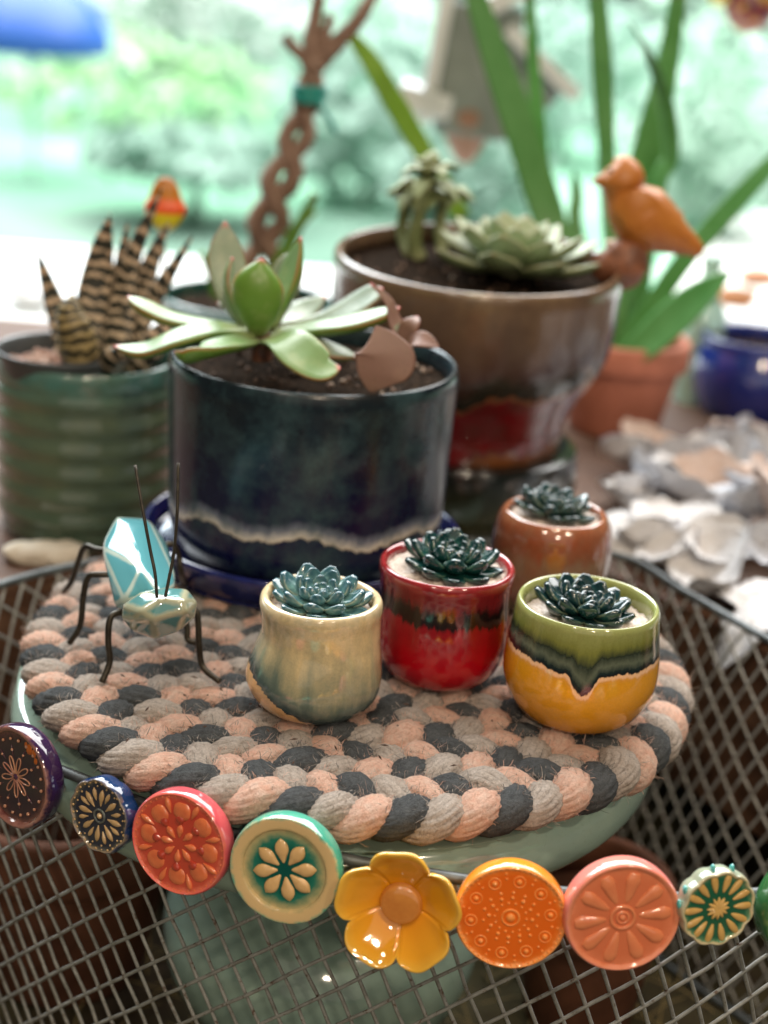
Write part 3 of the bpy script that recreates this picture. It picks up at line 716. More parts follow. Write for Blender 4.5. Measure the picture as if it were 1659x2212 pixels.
tube('leg', [at(1326, 520, Yb - .003) - BR, at(1326, 545, Yb - .003) - BR], lambda t: .0042, mleg, bird, 6, 14)
tube('leg', [at(1362, 512, Yb + .003) - BR, at(1355, 545, Yb + .003) - BR], lambda t: .0042, mleg, bird, 6, 14)
mstump = Mat('brown_clay', (.22, .085, .045), .55); snz = mstump.noise(140, 4); mstump.col(mstump.mix(mstump.rng(snz, .4, .65), (.25, .09, .04), (.12, .05, .03)))
for (x, y, Y, r_) in ((1350, 566, Yb - .004, .0118), (1318, 575, Yb - .002, .0095), (1352, 590, Yb - .002, .0082)):
    blob('perch', r_, mstump, bird, at(x, y, Y) - BR, (1, 1, .95), .22, 3, 1.6, x)

# ------------------------------------------------------------------ faceted ceramic beetle on wire legs
def facet(name, pts, mat, parent, cuts=9, smooth_it=6):
    bm = bmesh.new()
    for p in pts: bm.verts.new(p)
    r_ = bmesh.ops.convex_hull(bm, input=bm.verts[:])
    dead = [v for v in bm.verts if not v.link_faces]
    bmesh.ops.delete(bm, geom=dead, context='VERTS')
    bmesh.ops.recalc_face_normals(bm, faces=bm.faces[:])
    sharp = []
    for e in bm.edges:
        if len(e.link_faces) == 2 and e.calc_face_angle() > RD(17): sharp.append((e.verts[0].co.copy(), e.verts[1].co.copy()))
    bmesh.ops.subdivide_edges(bm, edges=bm.edges[:], cuts=cuts, use_grid_fill=True)
    bmesh.ops.triangulate(bm, faces=bm.faces[:])
    g = []
    bm.verts.ensure_lookup_table()
    for v in bm.verts:
        d = 1
        for a, b in sharp:
            ab = b - a; t = max(0, min(1, (v.co - a).dot(ab) / ab.length_squared)); d = min(d, (v.co - a - ab * t).length)
        g.append(d)
    for _ in range(smooth_it): bmesh.ops.smooth_vert(bm, verts=bm.verts[:], factor=.5, use_axis_x=True, use_axis_y=True, use_axis_z=True)
    for f_ in bm.faces: f_.smooth = True
    me = bpy.data.meshes.new(name); bm.to_mesh(me); bm.free()
    a = me.attributes.new('g', 'FLOAT', 'POINT'); a.data.foreach_set('value', g)
    me.materials.append(mat.m if isinstance(mat, Mat) else mat)
    o = bpy.data.objects.new(name, me); return link(o, parent)
def beetle_glaze(name, a_, b_, edge, w):
    M = Mat(name, rough=.07, spec=.7, coat=.8); g = M.attr('g')
    gg = M.math('MULTIPLY_ADD', M.math('SUBTRACT', M.noise(260, 3), .5), w * .8, g)
    M.col(M.ramp(M.rng(gg, 0, w), [(0, srgb(edge)), (.35, srgb(edge)), (1, srgb(a_))])); 
    return M
mbody = beetle_glaze('aqua_crackle_glaze', (84, 146, 154), None, (170, 184, 174), .0011)
mhead = beetle_glaze('sea_green_glaze', (82, 132, 132), None, (160, 160, 134), .0022)
BT = onz(300, 1400, 0); BT.z = 0
beetle = thing('ceramic_beetle', BT, 'pale turquoise faceted ceramic beetle on bent wire legs at the left of the trivet', 'figurine')
pts = [at(*p) - BT for p in [
    (250, 1108, .012), (320, 1112, .020), (362, 1168, .016), (213, 1178, -.004), (245, 1310, -.028), (272, 1338, -.026), (350, 1318, -.026), (388, 1262, -.020),
    (306, 1226, -.026), (268, 1300, -.034), (345, 1280, -.034), (250, 1160, .028), (345, 1200, .028), (300, 1330, .004)]]
facet('body', pts, mbody, beetle)
pts = [at(*p) - BT for p in [
    (262, 1306, -.040), (300, 1277, -.040), (360, 1266, -.038), (405, 1268, -.037), (430, 1300, -.038), (424, 1336, -.040), (388, 1368, -.042), (335, 1385, -.042), (285, 1368, -.041), (258, 1334, -.040),
    (302, 1320, -.0500), (350, 1292, -.0485), (398, 1296, -.0480), (402, 1322, -.0500), (330, 1340, -.0525), (288, 1340, -.0470),
    (300, 1310, -.030), (390, 1310, -.029), (340, 1350, -.031)]]
facet('head', pts, mhead, beetle)
tube('neck', [at(325, 1295, -.028) - BT, at(340, 1315, -.036) - BT], .0055, mbody, beetle, 4, 12)
mwire = Mat('dark_wire', (.035, .028, .020), .45, metal=.6); wn = mwire.noise(400); mwire.col(mwire.mix(mwire.rng(wn, .4, .7), (.05, .042, .03), (.022, .017, .012)))
def bleg(p, r_=.0011):
    return tube('leg', [at(*q) - BT for q in p[:-1]] + [onz(p[-1][0], p[-1][1], .0008) - BT], r_, mwire, beetle, 22, 10)
bleg([(305, 1245, -.012), (215, 1241, -.014), (190, 1248, -.013), (180, 1290, -.012), (173, 1352, -.011), (150, 1389)])
bleg([(300, 1320, -.026), (250, 1325, -.032), (236, 1345, -.034), (234, 1390, -.035), (237, 1430, -.0355), (220, 1474)])
bleg([(300, 1190, .008), (215, 1188, .014), (185, 1180, .018), (170, 1210, .022), (155, 1255, .026), (138, 1278)])
bleg([(380, 1310, -.024), (420, 1315, -.025), (428, 1345, -.026), (430, 1390, -.0265), (438, 1440, -.027), (475, 1472)])
bleg([(350, 1230, -.004), (400, 1340, -.010), (405, 1380, -.012), (422, 1388, -.012), (432, 1400)])
bleg([(340, 1180, .014), (374, 1176, .016), (386, 1200, .018), (392, 1240, .019), (400, 1262)])
tube('antenna', [at(*q) - BT for q in [(339, 1292, -.048), (335, 1240, -.046), (325, 1190, -.043), (310, 1110, -.040), (292, 1005, -.032)]], lambda t: .00055, mwire, beetle, 20, 8)
tube('antenna', [at(*q) - BT for q in [(357, 1290, -.048), (365, 1250, -.046), (376, 1190, -.043), (383, 1100, -.040), (385, 1000, -.034)]], lambda t: .00055, mwire, beetle, 20, 8)

# ------------------------------------------------------------------ wire basket
RIM = [(-.165, -.012), (-.123, -.050), (-.094, -.0685), (-.03, -.0985), (.06, -.1135), (.126, -.1045), (.18, -.077), (.215, -.025), (.203, .035), (.164, .085), (.136, .130), (.1084, .170), (.04, .172), (-.03, .158), (-.09, .132), (-.145, .092), (-.178, .035)]
ZR = -.018; HB = .165; N_R = 400
RIMP = []
m = len(RIM)
for i in range(N_R):
    t = i / N_R * m; k = int(t); f_ = t - k
    a, b, c, e = (Vector(RIM[(k + q) % m]) for q in (-1, 0, 1, 2))
    RIMP.append(.5 * (2 * b + (c - a) * f_ + (2 * a - 5 * b + 4 * c - e) * f_ ** 2 + (3 * b - a - 3 * c + e) * f_ ** 3))
acc = [0]
for i in range(N_R): acc.append(acc[-1] + (RIMP[(i + 1) % N_R] - RIMP[i]).length)
PER = acc[-1]
BC = Vector((.02, .03))
def ring_pt(s_, z):
    s_ = s_ % PER
    lo, hi = 0, N_R
    while hi - lo > 1:
        md = (lo + hi) // 2
        if acc[md] <= s_: lo = md
        else: hi = md
    f_ = (s_ - acc[lo]) / (acc[lo + 1] - acc[lo]); p = RIMP[lo].lerp(RIMP[(lo + 1) % N_R], f_)
    d = (ZR - z) / HB; k = 1 - .10 * d
    p = BC + (p - BC) * k
    return Vector((p.x, p.y, z))
mbw = Mat('grey_wire', rough=.5, metal=.35, spec=.5); wn = mbw.noise(180, 4)
mbw.col(mbw.mix(mbw.rng(wn, .4, .7), (.34, .34, .32), (.20, .195, .175)))
mbw.col(mbw.mix(mbw.rng(mbw.noise(420, 3), .58, .72), mbw.mix(mbw.rng(wn, .4, .7), (.34, .34, .32), (.20, .195, .175)), (.11, .06, .035)))
mrim = Mat('galvanised_rim', rough=.45, metal=.5, spec=.5); wn = mrim.noise(120, 4)
mrim.col(mrim.mix(mrim.rng(wn, .4, .7), (.12, .135, .14), (.055, .06, .062)))
BO = Vector((.02, .03, -.186))
basket = thing('wire_basket', BO, 'round grey wire mesh basket with ceramic knobs along its front rim', 'basket')
def ringtube(name, z, r_, mat, off=0):
    P = [ring_pt(PER * i / 240, z) - BO for i in range(241)]
    return tube(name, P, r_, mat, basket, 240, 10, False, closed=True)
ringtube('rim', ZR, .0018, mrim); ringtube('base_ring', ZR - HB, .0018, mrim)
def wire(s0, slope, off):
    P = []
    for i in range(25):
        z = ZR - HB * i / 24
        p = ring_pt(s0 + slope * (ZR - z), z)
        c = Vector((BC.x, BC.y, z)); n_ = (p - c).normalized()
        jt = Vector((noise.noise(p * 60 + Vector((s0 * 50, 0, 0))), noise.noise(p * 60 + Vector((0, s0 * 50, 9))), 0)) * .0007
        P.append(p + n_ * off + jt - BO)
    return tube('wire', P, .00066, mbw, basket, 24, 6, False)
for i in range(int(PER / .0176)): wire(PER * i / int(PER / .0176), -1.18, .0004)
for i in range(int(PER / .0092)): wire(PER * i / int(PER / .0092), .45, -.0004)

# ------------------------------------------------------------------ ceramic knobs on the rim
KG = 'ceramic knobs along the basket rim'
def surf_at(x, y, off):
    "point of the basket's outer face (moved out by off) that shows at photo x, y"
    d = fw + rt * ((x - 829.5) / FD) - up * ((y - 1106) / FD)
    best = None
    for i in range(1500):
        s_ = PER * i / 1500
        q = ring_pt(s_, ZR - .004); q2 = ring_pt(s_ + .002, ZR - .004)
        if q.y > .02: continue
        tg = (q2 - q); n_ = Vector((tg.y, -tg.x)).normalized()
        P = Vector((q.x + n_.x * off, q.y + n_.y * off))
        t = (P.y - CP.y) / d.y; X = CP.x + d.x * t
        e = abs(X - P.x)
        if best is None or e < best[0]: best = (e, CP + d * t, n_)
    return best[1], best[2]
def knob(x, y, label, off=.014, yaw=0, pitch=6, roll=0):
    p, n_ = surf_at(x, y, off)
    t = thing('cabinet_knob', p, label, 'knob', KG)
    n3 = Vector((n_.x, n_.y, 0)); n3.rotate(Matrix.Rotation(RD(yaw), 3, 'Z'))
    n3 = (n3 * math.cos(RD(pitch)) + Vector((0, 0, math.sin(RD(pitch))))).normalized()
    xx = Vector((0, 0, 1)).cross(n3).normalized(); yy = n3.cross(xx)
    R3 = Matrix((xx, yy, n3)).transposed() @ Matrix.Rotation(RD(roll), 3, 'Z')
    t.rotation_euler = R3.to_euler()
    tube('shank', [(0, 0, -.004), (0, 0, -.008), (0, 0, -off + .001)], .0028, mrim, t, 6, 12)
    return t
def kglaze(name, c, c2=None, rough=.09, sc=160):
    M = Mat(name, rough=rough, spec=.65, coat=.7)
    nz = M.noise(sc, 4)
    M.col(M.mix(M.rng(nz, .35, .7), srgb(c), srgb(c2 or tuple(int(v * .82) for v in c)))); M.bump(M.noise(400, 2), .05, .0005)
    return M
def rimglaze(name, side, edge, face, r_in, r_out):
    "glaze pooled in the face, thin and pale over the edge: attr g = distance from the axis"
    M = Mat(name, rough=.09, spec=.65, coat=.7); g = M.attr('g')
    gg = M.math('MULTIPLY_ADD', M.math('SUBTRACT', M.noise(300, 4), .5), (r_out - r_in) * .22, g)
    M.col(M.ramp(M.rng(gg, r_in, r_out), [(p, srgb(c)) for p, c in face + [(.93, edge), (1, side)]])); M.bump(M.noise(260, 2), .05, .0005)
    return M
def disc(t, R, mat, recess=.0006, depth=.0075, lobes=0, la=0, inner=.9, edge=.0016):
    "body of a round knob: back, side, rounded lip, sunk face"
    def df(p, a):
        if not lobes: return p
        k = 1 + la * abs(math.sin(lobes * a / 2)) - la
        q = min(1, math.hypot(p.x, p.y) / (R * .8)) ** 4
        k = 1 + (k - 1) * q
        return Vector((p.x * k, p.y * k, p.z))
    prof = [(0, -depth), (R * .55, -depth), (R * .86, -depth * .95), (R * .97, -depth * .72), (R, -depth * .4), (R, -edge), (R * .985, -edge * .25), (R * .955, .0002), (R * inner, 0), (R * (inner - .04), -recess * .7), (R * (inner - .07), -recess), (R * .4, -recess), (0, -recess)]
    pr = crom(prof, 84); rings = []
    for r_, z in pr:
        r_ = max(r_, 1e-5)
        rings.append([df(Vector((r_ * math.cos(2 * math.pi * j / 120), r_ * math.sin(2 * math.pi * j / 120), z)), 2 * math.pi * j / 120) for j in range(120)])
    fr = [i for i, q in enumerate(pr)]
    V, F, U = loft_data(rings, False)
    gs = []
    for i, (r_, z) in enumerate(pr):
        gv = r_ if z > -edge * .8 and i > 30 else R * 1.06
        gs += [gv] * 120
    return mesh('disc', V, F, mat, t, U, {'g': gs})
def petals(t, cnt, r1, r2, wd, mat, h=.0012, z=-.0006, name='petal', rev=False, ph=0, shape=None):
    L = r2 - r1; ws = shape or ([wd * .15, wd * .55, wd, wd * .85, wd * .08] if not rev else [wd * .08, wd * .85, wd, wd * .5, wd * .1])
    proto = None
    for i in range(cnt):
        a = 2 * math.pi * (i + ph) / cnt
        if proto is None:
            pth = [(r1, 0, 0), (r1 + L * .33, 0, h * .12), (r1 + L * .7, 0, h * .15), (r2, 0, 0)]
            proto = loft(name, leaf_rings(pth, ws, (0, 0, 1), h * 2.2, 0, 14, 12), mat, t); proto.location = (0, 0, z); proto.rotation_euler = (0, 0, a)
        else: clone(proto, t, (0, 0, z), (0, 0, a + random.uniform(-.03, .03)))
def dots(t, cnt, rad, size, mat, z=-.0006, name='bead', ph=0, flat=.8):
    proto = None
    for i in range(cnt):
        a = 2 * math.pi * (i + ph) / cnt; lc = (rad * math.cos(a), rad * math.sin(a), z)
        if proto is None:
            proto = blob(name, size, mat, t, lc, (1, 1, flat), 0, 2)
        else: clone(proto, t, lc, None, random.uniform(.9, 1.1))
def ringp(t, rad, r_, mat, z, name='ring', c=(0, 0)):
    P = [(c[0] + rad * math.cos(2 * math.pi * i / 40), c[1] + rad * math.sin(2 * math.pi * i / 40), z) for i in range(41)]
    return tube(name, P, r_, mat, t, 40, 8, False, closed=True)

# 1 purple
R = .0172
t = knob(28, 1680, 'dark purple round knob with dotted ring and outlined daisy, at the left edge', yaw=-8)
Mp = rimglaze('purple_glaze', (50, 28, 62), (150, 104, 92), [(0, (34, 14, 34)), (.5, (30, 12, 28)), (.76, (46, 18, 30)), (.84, (90, 50, 46))], 0, R)
disc(t, R, Mp, .0012, .0085, inner=.90)
Mc = kglaze('purple_relief', (176, 128, 96), (140, 90, 84))
dots(t, 20, R * .73, .00060, Mc, -.0010)
dots(t, 10, R * .52, .0005, Mc, -.0010)
petals(t, 10, R * .40, R * .62, .0006, kglaze('purple_ray', (84, 52, 62)), .0004, -.0012, 'ray')
for i in range(9):
    a = 2 * math.pi * i / 9
    P = []
    for j in range(25):
        q = 2 * math.pi * j / 24; x = R * .235 + R * .165 * -math.cos(q); y = R * .062 * math.sin(q) * (.45 + .55 * (x / (R * .40)))
        P.append((x * math.cos(a) - y * math.sin(a), x * math.sin(a) + y * math.cos(a), -.0011))
    tube('petal', P, .00026, Mc, t, 24, 6, False, closed=True)
dots(t, 1, 0, .0011, kglaze('purple_centre', (70, 34, 66)), -.0012, 'centre', flat=.4)
Mo = kglaze('orange_breakthrough', (196, 100, 24), (150, 70, 20))
for (x, y, s_) in ((.30, .66, .0016), (.43, .62, .0013), (.50, .50, .0010), (.20, .72, .0009)):
    blob('glaze_patch', s_, Mo, t, (x * R, y * R, -.0013), (1, 1.2, .25), .3, 2)
# 2 blue scalloped
R = .0124
t = knob(212, 1764, 'small scalloped navy blue knob with sixteen cream petals', yaw=-4)
Mb_ = rimglaze('navy_glaze', (26, 52, 94), (140, 122, 98), [(0, (18, 26, 44)), (.80, (18, 28, 50)), (.88, (70, 70, 66))], 0, R)
disc(t, R, Mb_, .0007, .0075, 9, .055, .92)
Mc = kglaze('tan_relief', (188, 156, 112), (150, 122, 84))
petals(t, 8, R * .26, R * .72, .0019, Mc, .0010, -.0007)
petals(t, 8, R * .40, R * .74, .0014, Mc, .0010, -.0007, ph=.5)
dots(t, 28, R * .88, .00042, Mc, -.0003); dots(t, 16, R * .78, .00034, Mc, -.0006, ph=.5)
ringp(t, R * .17, .0004, kglaze('grey_ring', (86, 90, 88)), -.0006); dots(t, 1, 0, .0010, Mc, -.0006, 'centre')
# 3 coral
R = .0167
t = knob(384, 1824, 'coral red round knob with eight cupped tulip petals', yaw=0)
Mcr = rimglaze('coral_glaze', (206, 84, 92), (218, 112, 88), [(0, (178, 58, 40)), (.6, (182, 62, 44)), (.84, (190, 70, 52))], 0, R)
disc(t, R, Mcr, .0006, .0085, inner=.95)
Mc = kglaze('salmon_relief', (222, 122, 74), (200, 100, 62))
petals(t, 8, R * .12, R * .38, .0022, Mc, .0010, -.0006)
petals(t, 8, R * .48, R * .80, .0058, Mc, .0012, -.0009, 'cup', shape=[.0040, .0060, .0062, .0056, .0034])
Mdk = kglaze('coral_hollow', (186, 66, 46))
petals(t, 8, R * .36, R * .56, .0030, Mdk, .0013, -.0007, 'hollow')
petals(t, 8, R * .58, R * .90, .0019, Mc, .0011, -.0006, 'petal', ph=.5)
dots(t, 40, R * .905, .00028, Mc, -.0003)
# 4 mint
R = .0172
t = knob(613, 1882, 'mint green knob with a wide cream rim and eight cream petals', roll=8)
Mm = rimglaze('mint_glaze', (74, 160, 138), (206, 176, 128), [(0, (6, 74, 66)), (.40, (8, 84, 72)), (.56, (36, 110, 92)), (.68, (150, 150, 108)), (.80, (206, 176, 126))], 0, R)
disc(t, R, Mm, .0009, .0085, inner=.78)
Mc = kglaze('cream_relief', (220, 180, 126), (196, 158, 106))
petals(t, 8, R * .13, R * .58, .0042, Mc, .0013, -.0009, ph=.1)
# 5 flower cup
R = .0186
t = knob(862, 1962, 'yellow five petalled flower shaped knob with tan round centre', pitch=10, roll=4)
Mf = Mat('honey_glaze', rough=.07, spec=.7, coat=.8); g = Mf.attr('g')
Mf.col(Mf.ramp(Mf.rng(g, 0, R), [(0, srgb((206, 130, 20))), (.45, srgb((212, 138, 22))), (.85, srgb((220, 156, 36))), (1, srgb((226, 176, 66)))])); Mf.bump(Mf.noise(220, 2), .06, .0006)
def frad(a):
    k = abs(math.cos(2.5 * (a - math.pi / 2)))
    return R * (.80 + .22 * k ** .5) * (1 + .02 * math.sin(10 * a + 1))
rings = []; gs = []
prof = [(0, -.008), (.30, -.0085), (.55, -.0072), (.80, -.0030), (.95, .0012), (1.0, .0030), (.985, .0040), (.94, .0036), (.80, .0006), (.60, -.0024), (.42, -.0040), (.2, -.0044), (0, -.0044)]
for q, z in crom(prof, 60):
    q = max(q, 1e-4); ring = []
    for j in range(200):
        a = 2 * math.pi * j / 200; b = q ** 2.2
        rr = q * (R * .86 * (1 - b) + frad(a) * b)
        cr = abs(math.cos(2.5 * (a - math.pi / 2)))
        zz = z + (.0016 * (cr - .6)) * q ** 2 - .0012 * max(0, 1 - cr * 5) * q
        ring.append(Vector((rr * math.cos(a), rr * math.sin(a), zz))); gs.append(q * R)
    rings.append(ring)
V, F, U = loft_data(rings, False); mesh('flower', V, F, Mf, t, U, {'g': gs})
lathe('centre', [(0, -.0042), (.0060, -.0042), (.0060, -.0026), (.0053, -.0019), (.003, -.0016), (0, -.0015)], kglaze('tan_centre', (196, 130, 60), (180, 112, 48)), t, 40, 24)
# 6 orange
R = .0165
t = knob(1103, 1984, 'bright orange round knob covered in raised beads', yaw=2)
Mo = rimglaze('orange_glaze', (226, 138, 44), (236, 160, 92), [(0, (224, 104, 20)), (.80, (222, 100, 18)), (.88, (226, 116, 34))], 0, R)
disc(t, R, Mo, .0005, .009, inner=.95)
Mc = kglaze('orange_relief', (242, 152, 74), (234, 128, 48))
dots(t, 1, 0, .0014, Mc, -.0006, 'centre', flat=.6); ringp(t, R * .15, .00035, Mc, -.0005)
dots(t, 14, R * .28, .00042, Mc, -.0005); dots(t, 12, R * .38, .00062, Mc, -.0005); dots(t, 14, R * .48, .0005, Mc, -.0005, ph=.5)
dots(t, 10, R * .70, .00085, Mc, -.0005, ph=.3); dots(t, 10, R * .74, .00042, Mc, -.0005, ph=.8); dots(t, 10, R * .84, .0004, Mc, -.0005, ph=.8); dots(t, 56, R * .925, .0004, Mc, -.0003)
for i in range(10):
    a = 2 * math.pi * (i + .3) / 10; ringp(t, .0017, .0002, Mc, -.0005, 'ring', (R * .70 * math.cos(a), R * .70 * math.sin(a)))
# 7 pink
R = .0172
t = knob(1346, 1984, 'salmon pink round knob with ten radiating petals', yaw=4)
Mk = rimglaze('pink_glaze', (224, 132, 122), (226, 140, 104), [(0, (204, 112, 74)), (.7, (206, 112, 74)), (.85, (212, 120, 82))], 0, R)
disc(t, R, Mk, .0006, .009, inner=.92)
Mc = kglaze('pink_relief', (222, 134, 90), (212, 122, 82))
petals(t, 10, R * .28, R * .82, .0044, Mc, .0013, -.0008, ph=.2, shape=[.0012, .0026, .0036, .0044, .0030])
ringp(t, R * .20, .0006, Mc, -.0006); dots(t, 1, 0, .0010, Mc, -.0005, 'centre'); ringp(t, R * .10, .0004, Mc, -.0005)
# 8 small green
R = .0121
t = knob(1553, 1964, 'small scalloped green and cream striped knob, right of the pink one', yaw=6)
Mg = rimglaze('green_striped_glaze', (150, 160, 140), (206, 186, 146), [(0, (30, 82, 54)), (.78, (32, 92, 66)), (.88, (90, 130, 96))], 0, R)
disc(t, R, Mg, .0006, .007, 11, .06, .90)
Mc = kglaze('straw_relief', (212, 172, 104), (190, 150, 84))
petals(t, 14, R * .42, R * .93, .0022, Mc, .0010, -.0006, shape=[.0006, .0016, .0022, .0020, .0010])
petals(t, 12, R * .02, R * .30, .0014, Mc, .0010, -.0005, 'star_ray', shape=[.0016, .0014, .0010, .0002])
Mt = kglaze('teal_rim_glaze', (60, 160, 160), (120, 180, 170))
for a in (70, 100, 150, 172):
    blob('glaze_patch', .0015, Mt, t, (R * .99 * math.cos(RD(a)), R * .99 * math.sin(RD(a)), -.0022), (.5, 1, .8), .2, 2)
# 9 edge
R = .0165
t = knob(1752, 1962, 'green knob with a cream face, cut off by the right edge', yaw=8)
Me = rimglaze('leaf_green_glaze', (48, 104, 60), (120, 140, 84), [(0, (200, 160, 90)), (.6, (206, 166, 96)), (.78, (180, 156, 90))], 0, R)
disc(t, R, Me, .0008, .0085, inner=.86)
petals(t, 8, R * .2, R * .6, .004, kglaze('green_relief', (60, 120, 70)), .001, -.0008)

# ------------------------------------------------------------------ terracotta pots standing in the basket
def terra(name, a=(.13, .05, .026), b=(.07, .028, .016)):
    M = Mat(name, rough=.8, spec=.25); n_ = M.noise(40, 5)
    M.col(M.mix(M.rng(n_, .35, .7), a, b)); M.bump(M.noise(200, 4), .15, .001); return M
mtc = terra('terracotta')
def tpot(name, loc, r_, h, label, mat=mtc, rot=(0, 0, 0)):
    t = thing(name, loc, label, 'pot', None, rot)
    lathe('body', [(0, 0), (r_ * .66, 0), (r_ * .68, .002), (r_ * .90, h * .74), (r_ * .90, h * .75), (r_ * .84, h * .74), (r_ * .62, .006), (0, .006)], mat, t, 64, 40, smoothprof=False)
    lathe('rim', [(r_ * .885, h * .70), (r_ * .98, h * .715), (r_, h * .74), (r_, h * .98), (r_ * .97, h), (r_ * .88, h), (r_ * .86, h * .97), (r_ * .85, h * .70), (r_ * .885, h * .70)], mat, t, 64, 30, smoothprof=False)
    return t
tpot('terracotta_pot', (-.125, .060, -.1855), .052, .088, 'orange terracotta pot standing in the wire basket, left of the pedestal')
tpot('terracotta_pot', (.100, .050, -.1855), .034, .070, 'orange brown terracotta pot standing in the wire basket, right of the pedestal')
mstraw = Mat('straw', (.20, .15, .06), .9)
V = []; F = []; rnd = random.Random(11)
for i in range(240):
    c = Vector((rnd.uniform(-.11, .15), rnd.uniform(-.05, .08), -.1845 + rnd.uniform(0, .004))); a = rnd.uniform(0, 6.28); L = rnd.uniform(.006, .02)
    d = Vector((math.cos(a), math.sin(a), rnd.uniform(-.1, .2))) * L; w = Vector((-math.sin(a), math.cos(a), 0)) * .0004
    b = len(V); V += [c - d - w, c - d + w, c + Vector((0, 0, .0015)) + w, c + Vector((0, 0, .0015)) - w, c + d + w, c + d - w]; F += [(b, b + 1, b + 2, b + 3), (b + 3, b + 2, b + 4, b + 5)]
o = mesh('straw_litter', V, F, mstraw, kind='stuff'); o['label'] = 'dry straw littering the table under the wire basket'; o['category'] = 'straw'

# ------------------------------------------------------------------ shells and pebbles on the shelf
def shellmat(name, stops):
    M = Mat(name, rough=.55, spec=.4); n_ = M.noise(45, 5, None, .65)
    M.col(M.ramp(n_, stops)); M.bump(M.noise(160, 4), .4, .002); return M
SM = [shellmat('oyster_white', [(.3, (.22, .19, .18)), (.42, (.62, .60, .60)), (.6, (.80, .80, .82))]),
      shellmat('oyster_grey', [(.36, (.06, .06, .07)), (.48, (.45, .46, .50)), (.65, (.74, .75, .80))]),
      shellmat('oyster_buff', [(.3, (.42, .22, .13)), (.48, (.62, .46, .38)), (.65, (.76, .72, .70))])]
def shell_mesh(seed, mat):
    rings = []; n_ = 14; rnd = random.Random(seed); L = 1.0
    V = []; F = []; K = 26
    for sidez in (0, 1):
        for i in range(n_ + 1):
            q = i / n_
            for j in range(K):
                a = 2 * math.pi * j / K
                rr = (.5 + .10 * math.cos(a) + .16 * noise.noise(Vector((math.cos(a) * 1.4 + seed * 3, math.sin(a) * 1.4, seed)))) * q
                x = rr * math.cos(a) * 1.45; y = rr * math.sin(a)
                z = .30 * q * q + .035 * math.sin(q * 34 + 2 * a) * q + .17 * noise.noise(Vector((x * 3.4, y * 3.4, seed * 2.1))) * q
                V.append((x, y, z - (.07 * (1 - q ** 3) + .012 if sidez else 0)))
    m_ = (n_ + 1) * K
    for sidez in (0, 1):
        b = sidez * m_
        for i in range(n_):
            for j in range(K):
                q = (b + i * K + j, b + i * K + (j + 1) % K, b + (i + 1) * K + (j + 1) % K, b + (i + 1) * K + j)
                F.append(q if not sidez else q[::-1])
    for j in range(K):
        F.append((n_ * K + j, n_ * K + (j + 1) % K, m_ + n_ * K + (j + 1) % K, m_ + n_ * K + j)[::-1])
    me = bpy.data.meshes.new('oyster_shell'); me.from_pydata(V, [], F); me.polygons.foreach_set('use_smooth', [True] * len(F)); me.materials.append(mat.m); return me
SH = [shell_mesh(i, SM[i % 3]) for i in range(6)]
rnd = random.Random(21)
SG = 'oyster shells heaped on the shelf'
def on_shelf(x, y):
    for (x0, y0), (x1, y1) in zip(front[:-1], front[1:]):
        if x0 <= x <= x1: return y > y0 + (y1 - y0) * (x - x0) / (x1 - x0) + .018
    return False
cells = []
for i in range(900):
    x = rnd.uniform(.125, .34); y = rnd.uniform(.05, .40)
    if not on_shelf(x, y) or math.hypot(x - .036, y - .243) < .088: continue
    if math.hypot(x - .14, y - .435) < .075: continue
    if any(math.hypot(x - a, y - b) < .0185 for a, b in cells): continue
    cells.append((x, y))
for i, (x, y) in enumerate(cells[:95]):
    me = SH[rnd.randrange(6)]
    o = bpy.data.objects.new('oyster_shell', me); COL.objects.link(o)
    s_ = rnd.uniform(.024, .042)
    lift = .010 + .030 * min(1, max(0, (math.hypot(x - .27, y - .22) < .12) * (1 - math.hypot(x - .27, y - .22) / .12)))
    o.location = (x, y, -.034 + lift); o.scale = (s_, s_, s_); o.rotation_euler = (rnd.uniform(-.9, .9) + (math.pi if rnd.random() < .3 else 0), rnd.uniform(-.5, .5), rnd.uniform(0, 6.28))
    tag(o, {'oyster_white': 'chalk white', 'oyster_grey': 'grey streaked', 'oyster_buff': 'buff brown stained'}[me.materials[0].name] + ' oyster shell ' + ('lying face down' if abs(o.rotation_euler.x) > 2 else 'lying cup up') + ' ' + ('beside the wire basket rim' if y < .19 else 'in front of the cobalt pot' if x > .20 and y > .38 else 'at the far right of the heap' if x > .275 else 'below the terracotta pot' if y > .33 else 'in the middle of the heap'), 'shell', SG)
mpebw = Mat('cream_stone', rough=.7); pn = mpebw.noise(25, 4); mpebw.col(mpebw.mix(mpebw.rng(pn, .35, .7), (.62, .56, .46), (.42, .36, .29)))
PG = 'cream stones on the shelf edge'
for i, (x, y, s_) in enumerate([(8, 1245, .011), (42, 1262, .012), (88, 1262, .013), (10, 1282, .012), (60, 1288, .010), (112, 1250, .008)]):
    p = onz(x, y, -.027)
    s_ *= .75
    o = blob('stone', s_, mpebw, None, (p.x, max(p.y, .122 if p.x < -.17 else .145), -.034 + s_ * .42), (1.2, 1, .62), .3, 3, 1.2, i)
    tag(o, ['cream stone at the left end of the shelf edge, behind another', 'cream stone second from the left below the ribbed planter', 'broad cream stone at the right of the row below the ribbed planter', 'cream stone nearest the left edge, in the front of the row', 'smaller cream stone in the front middle of the row', 'smallest cream stone tucked behind the trivet'][i], 'stone', PG)

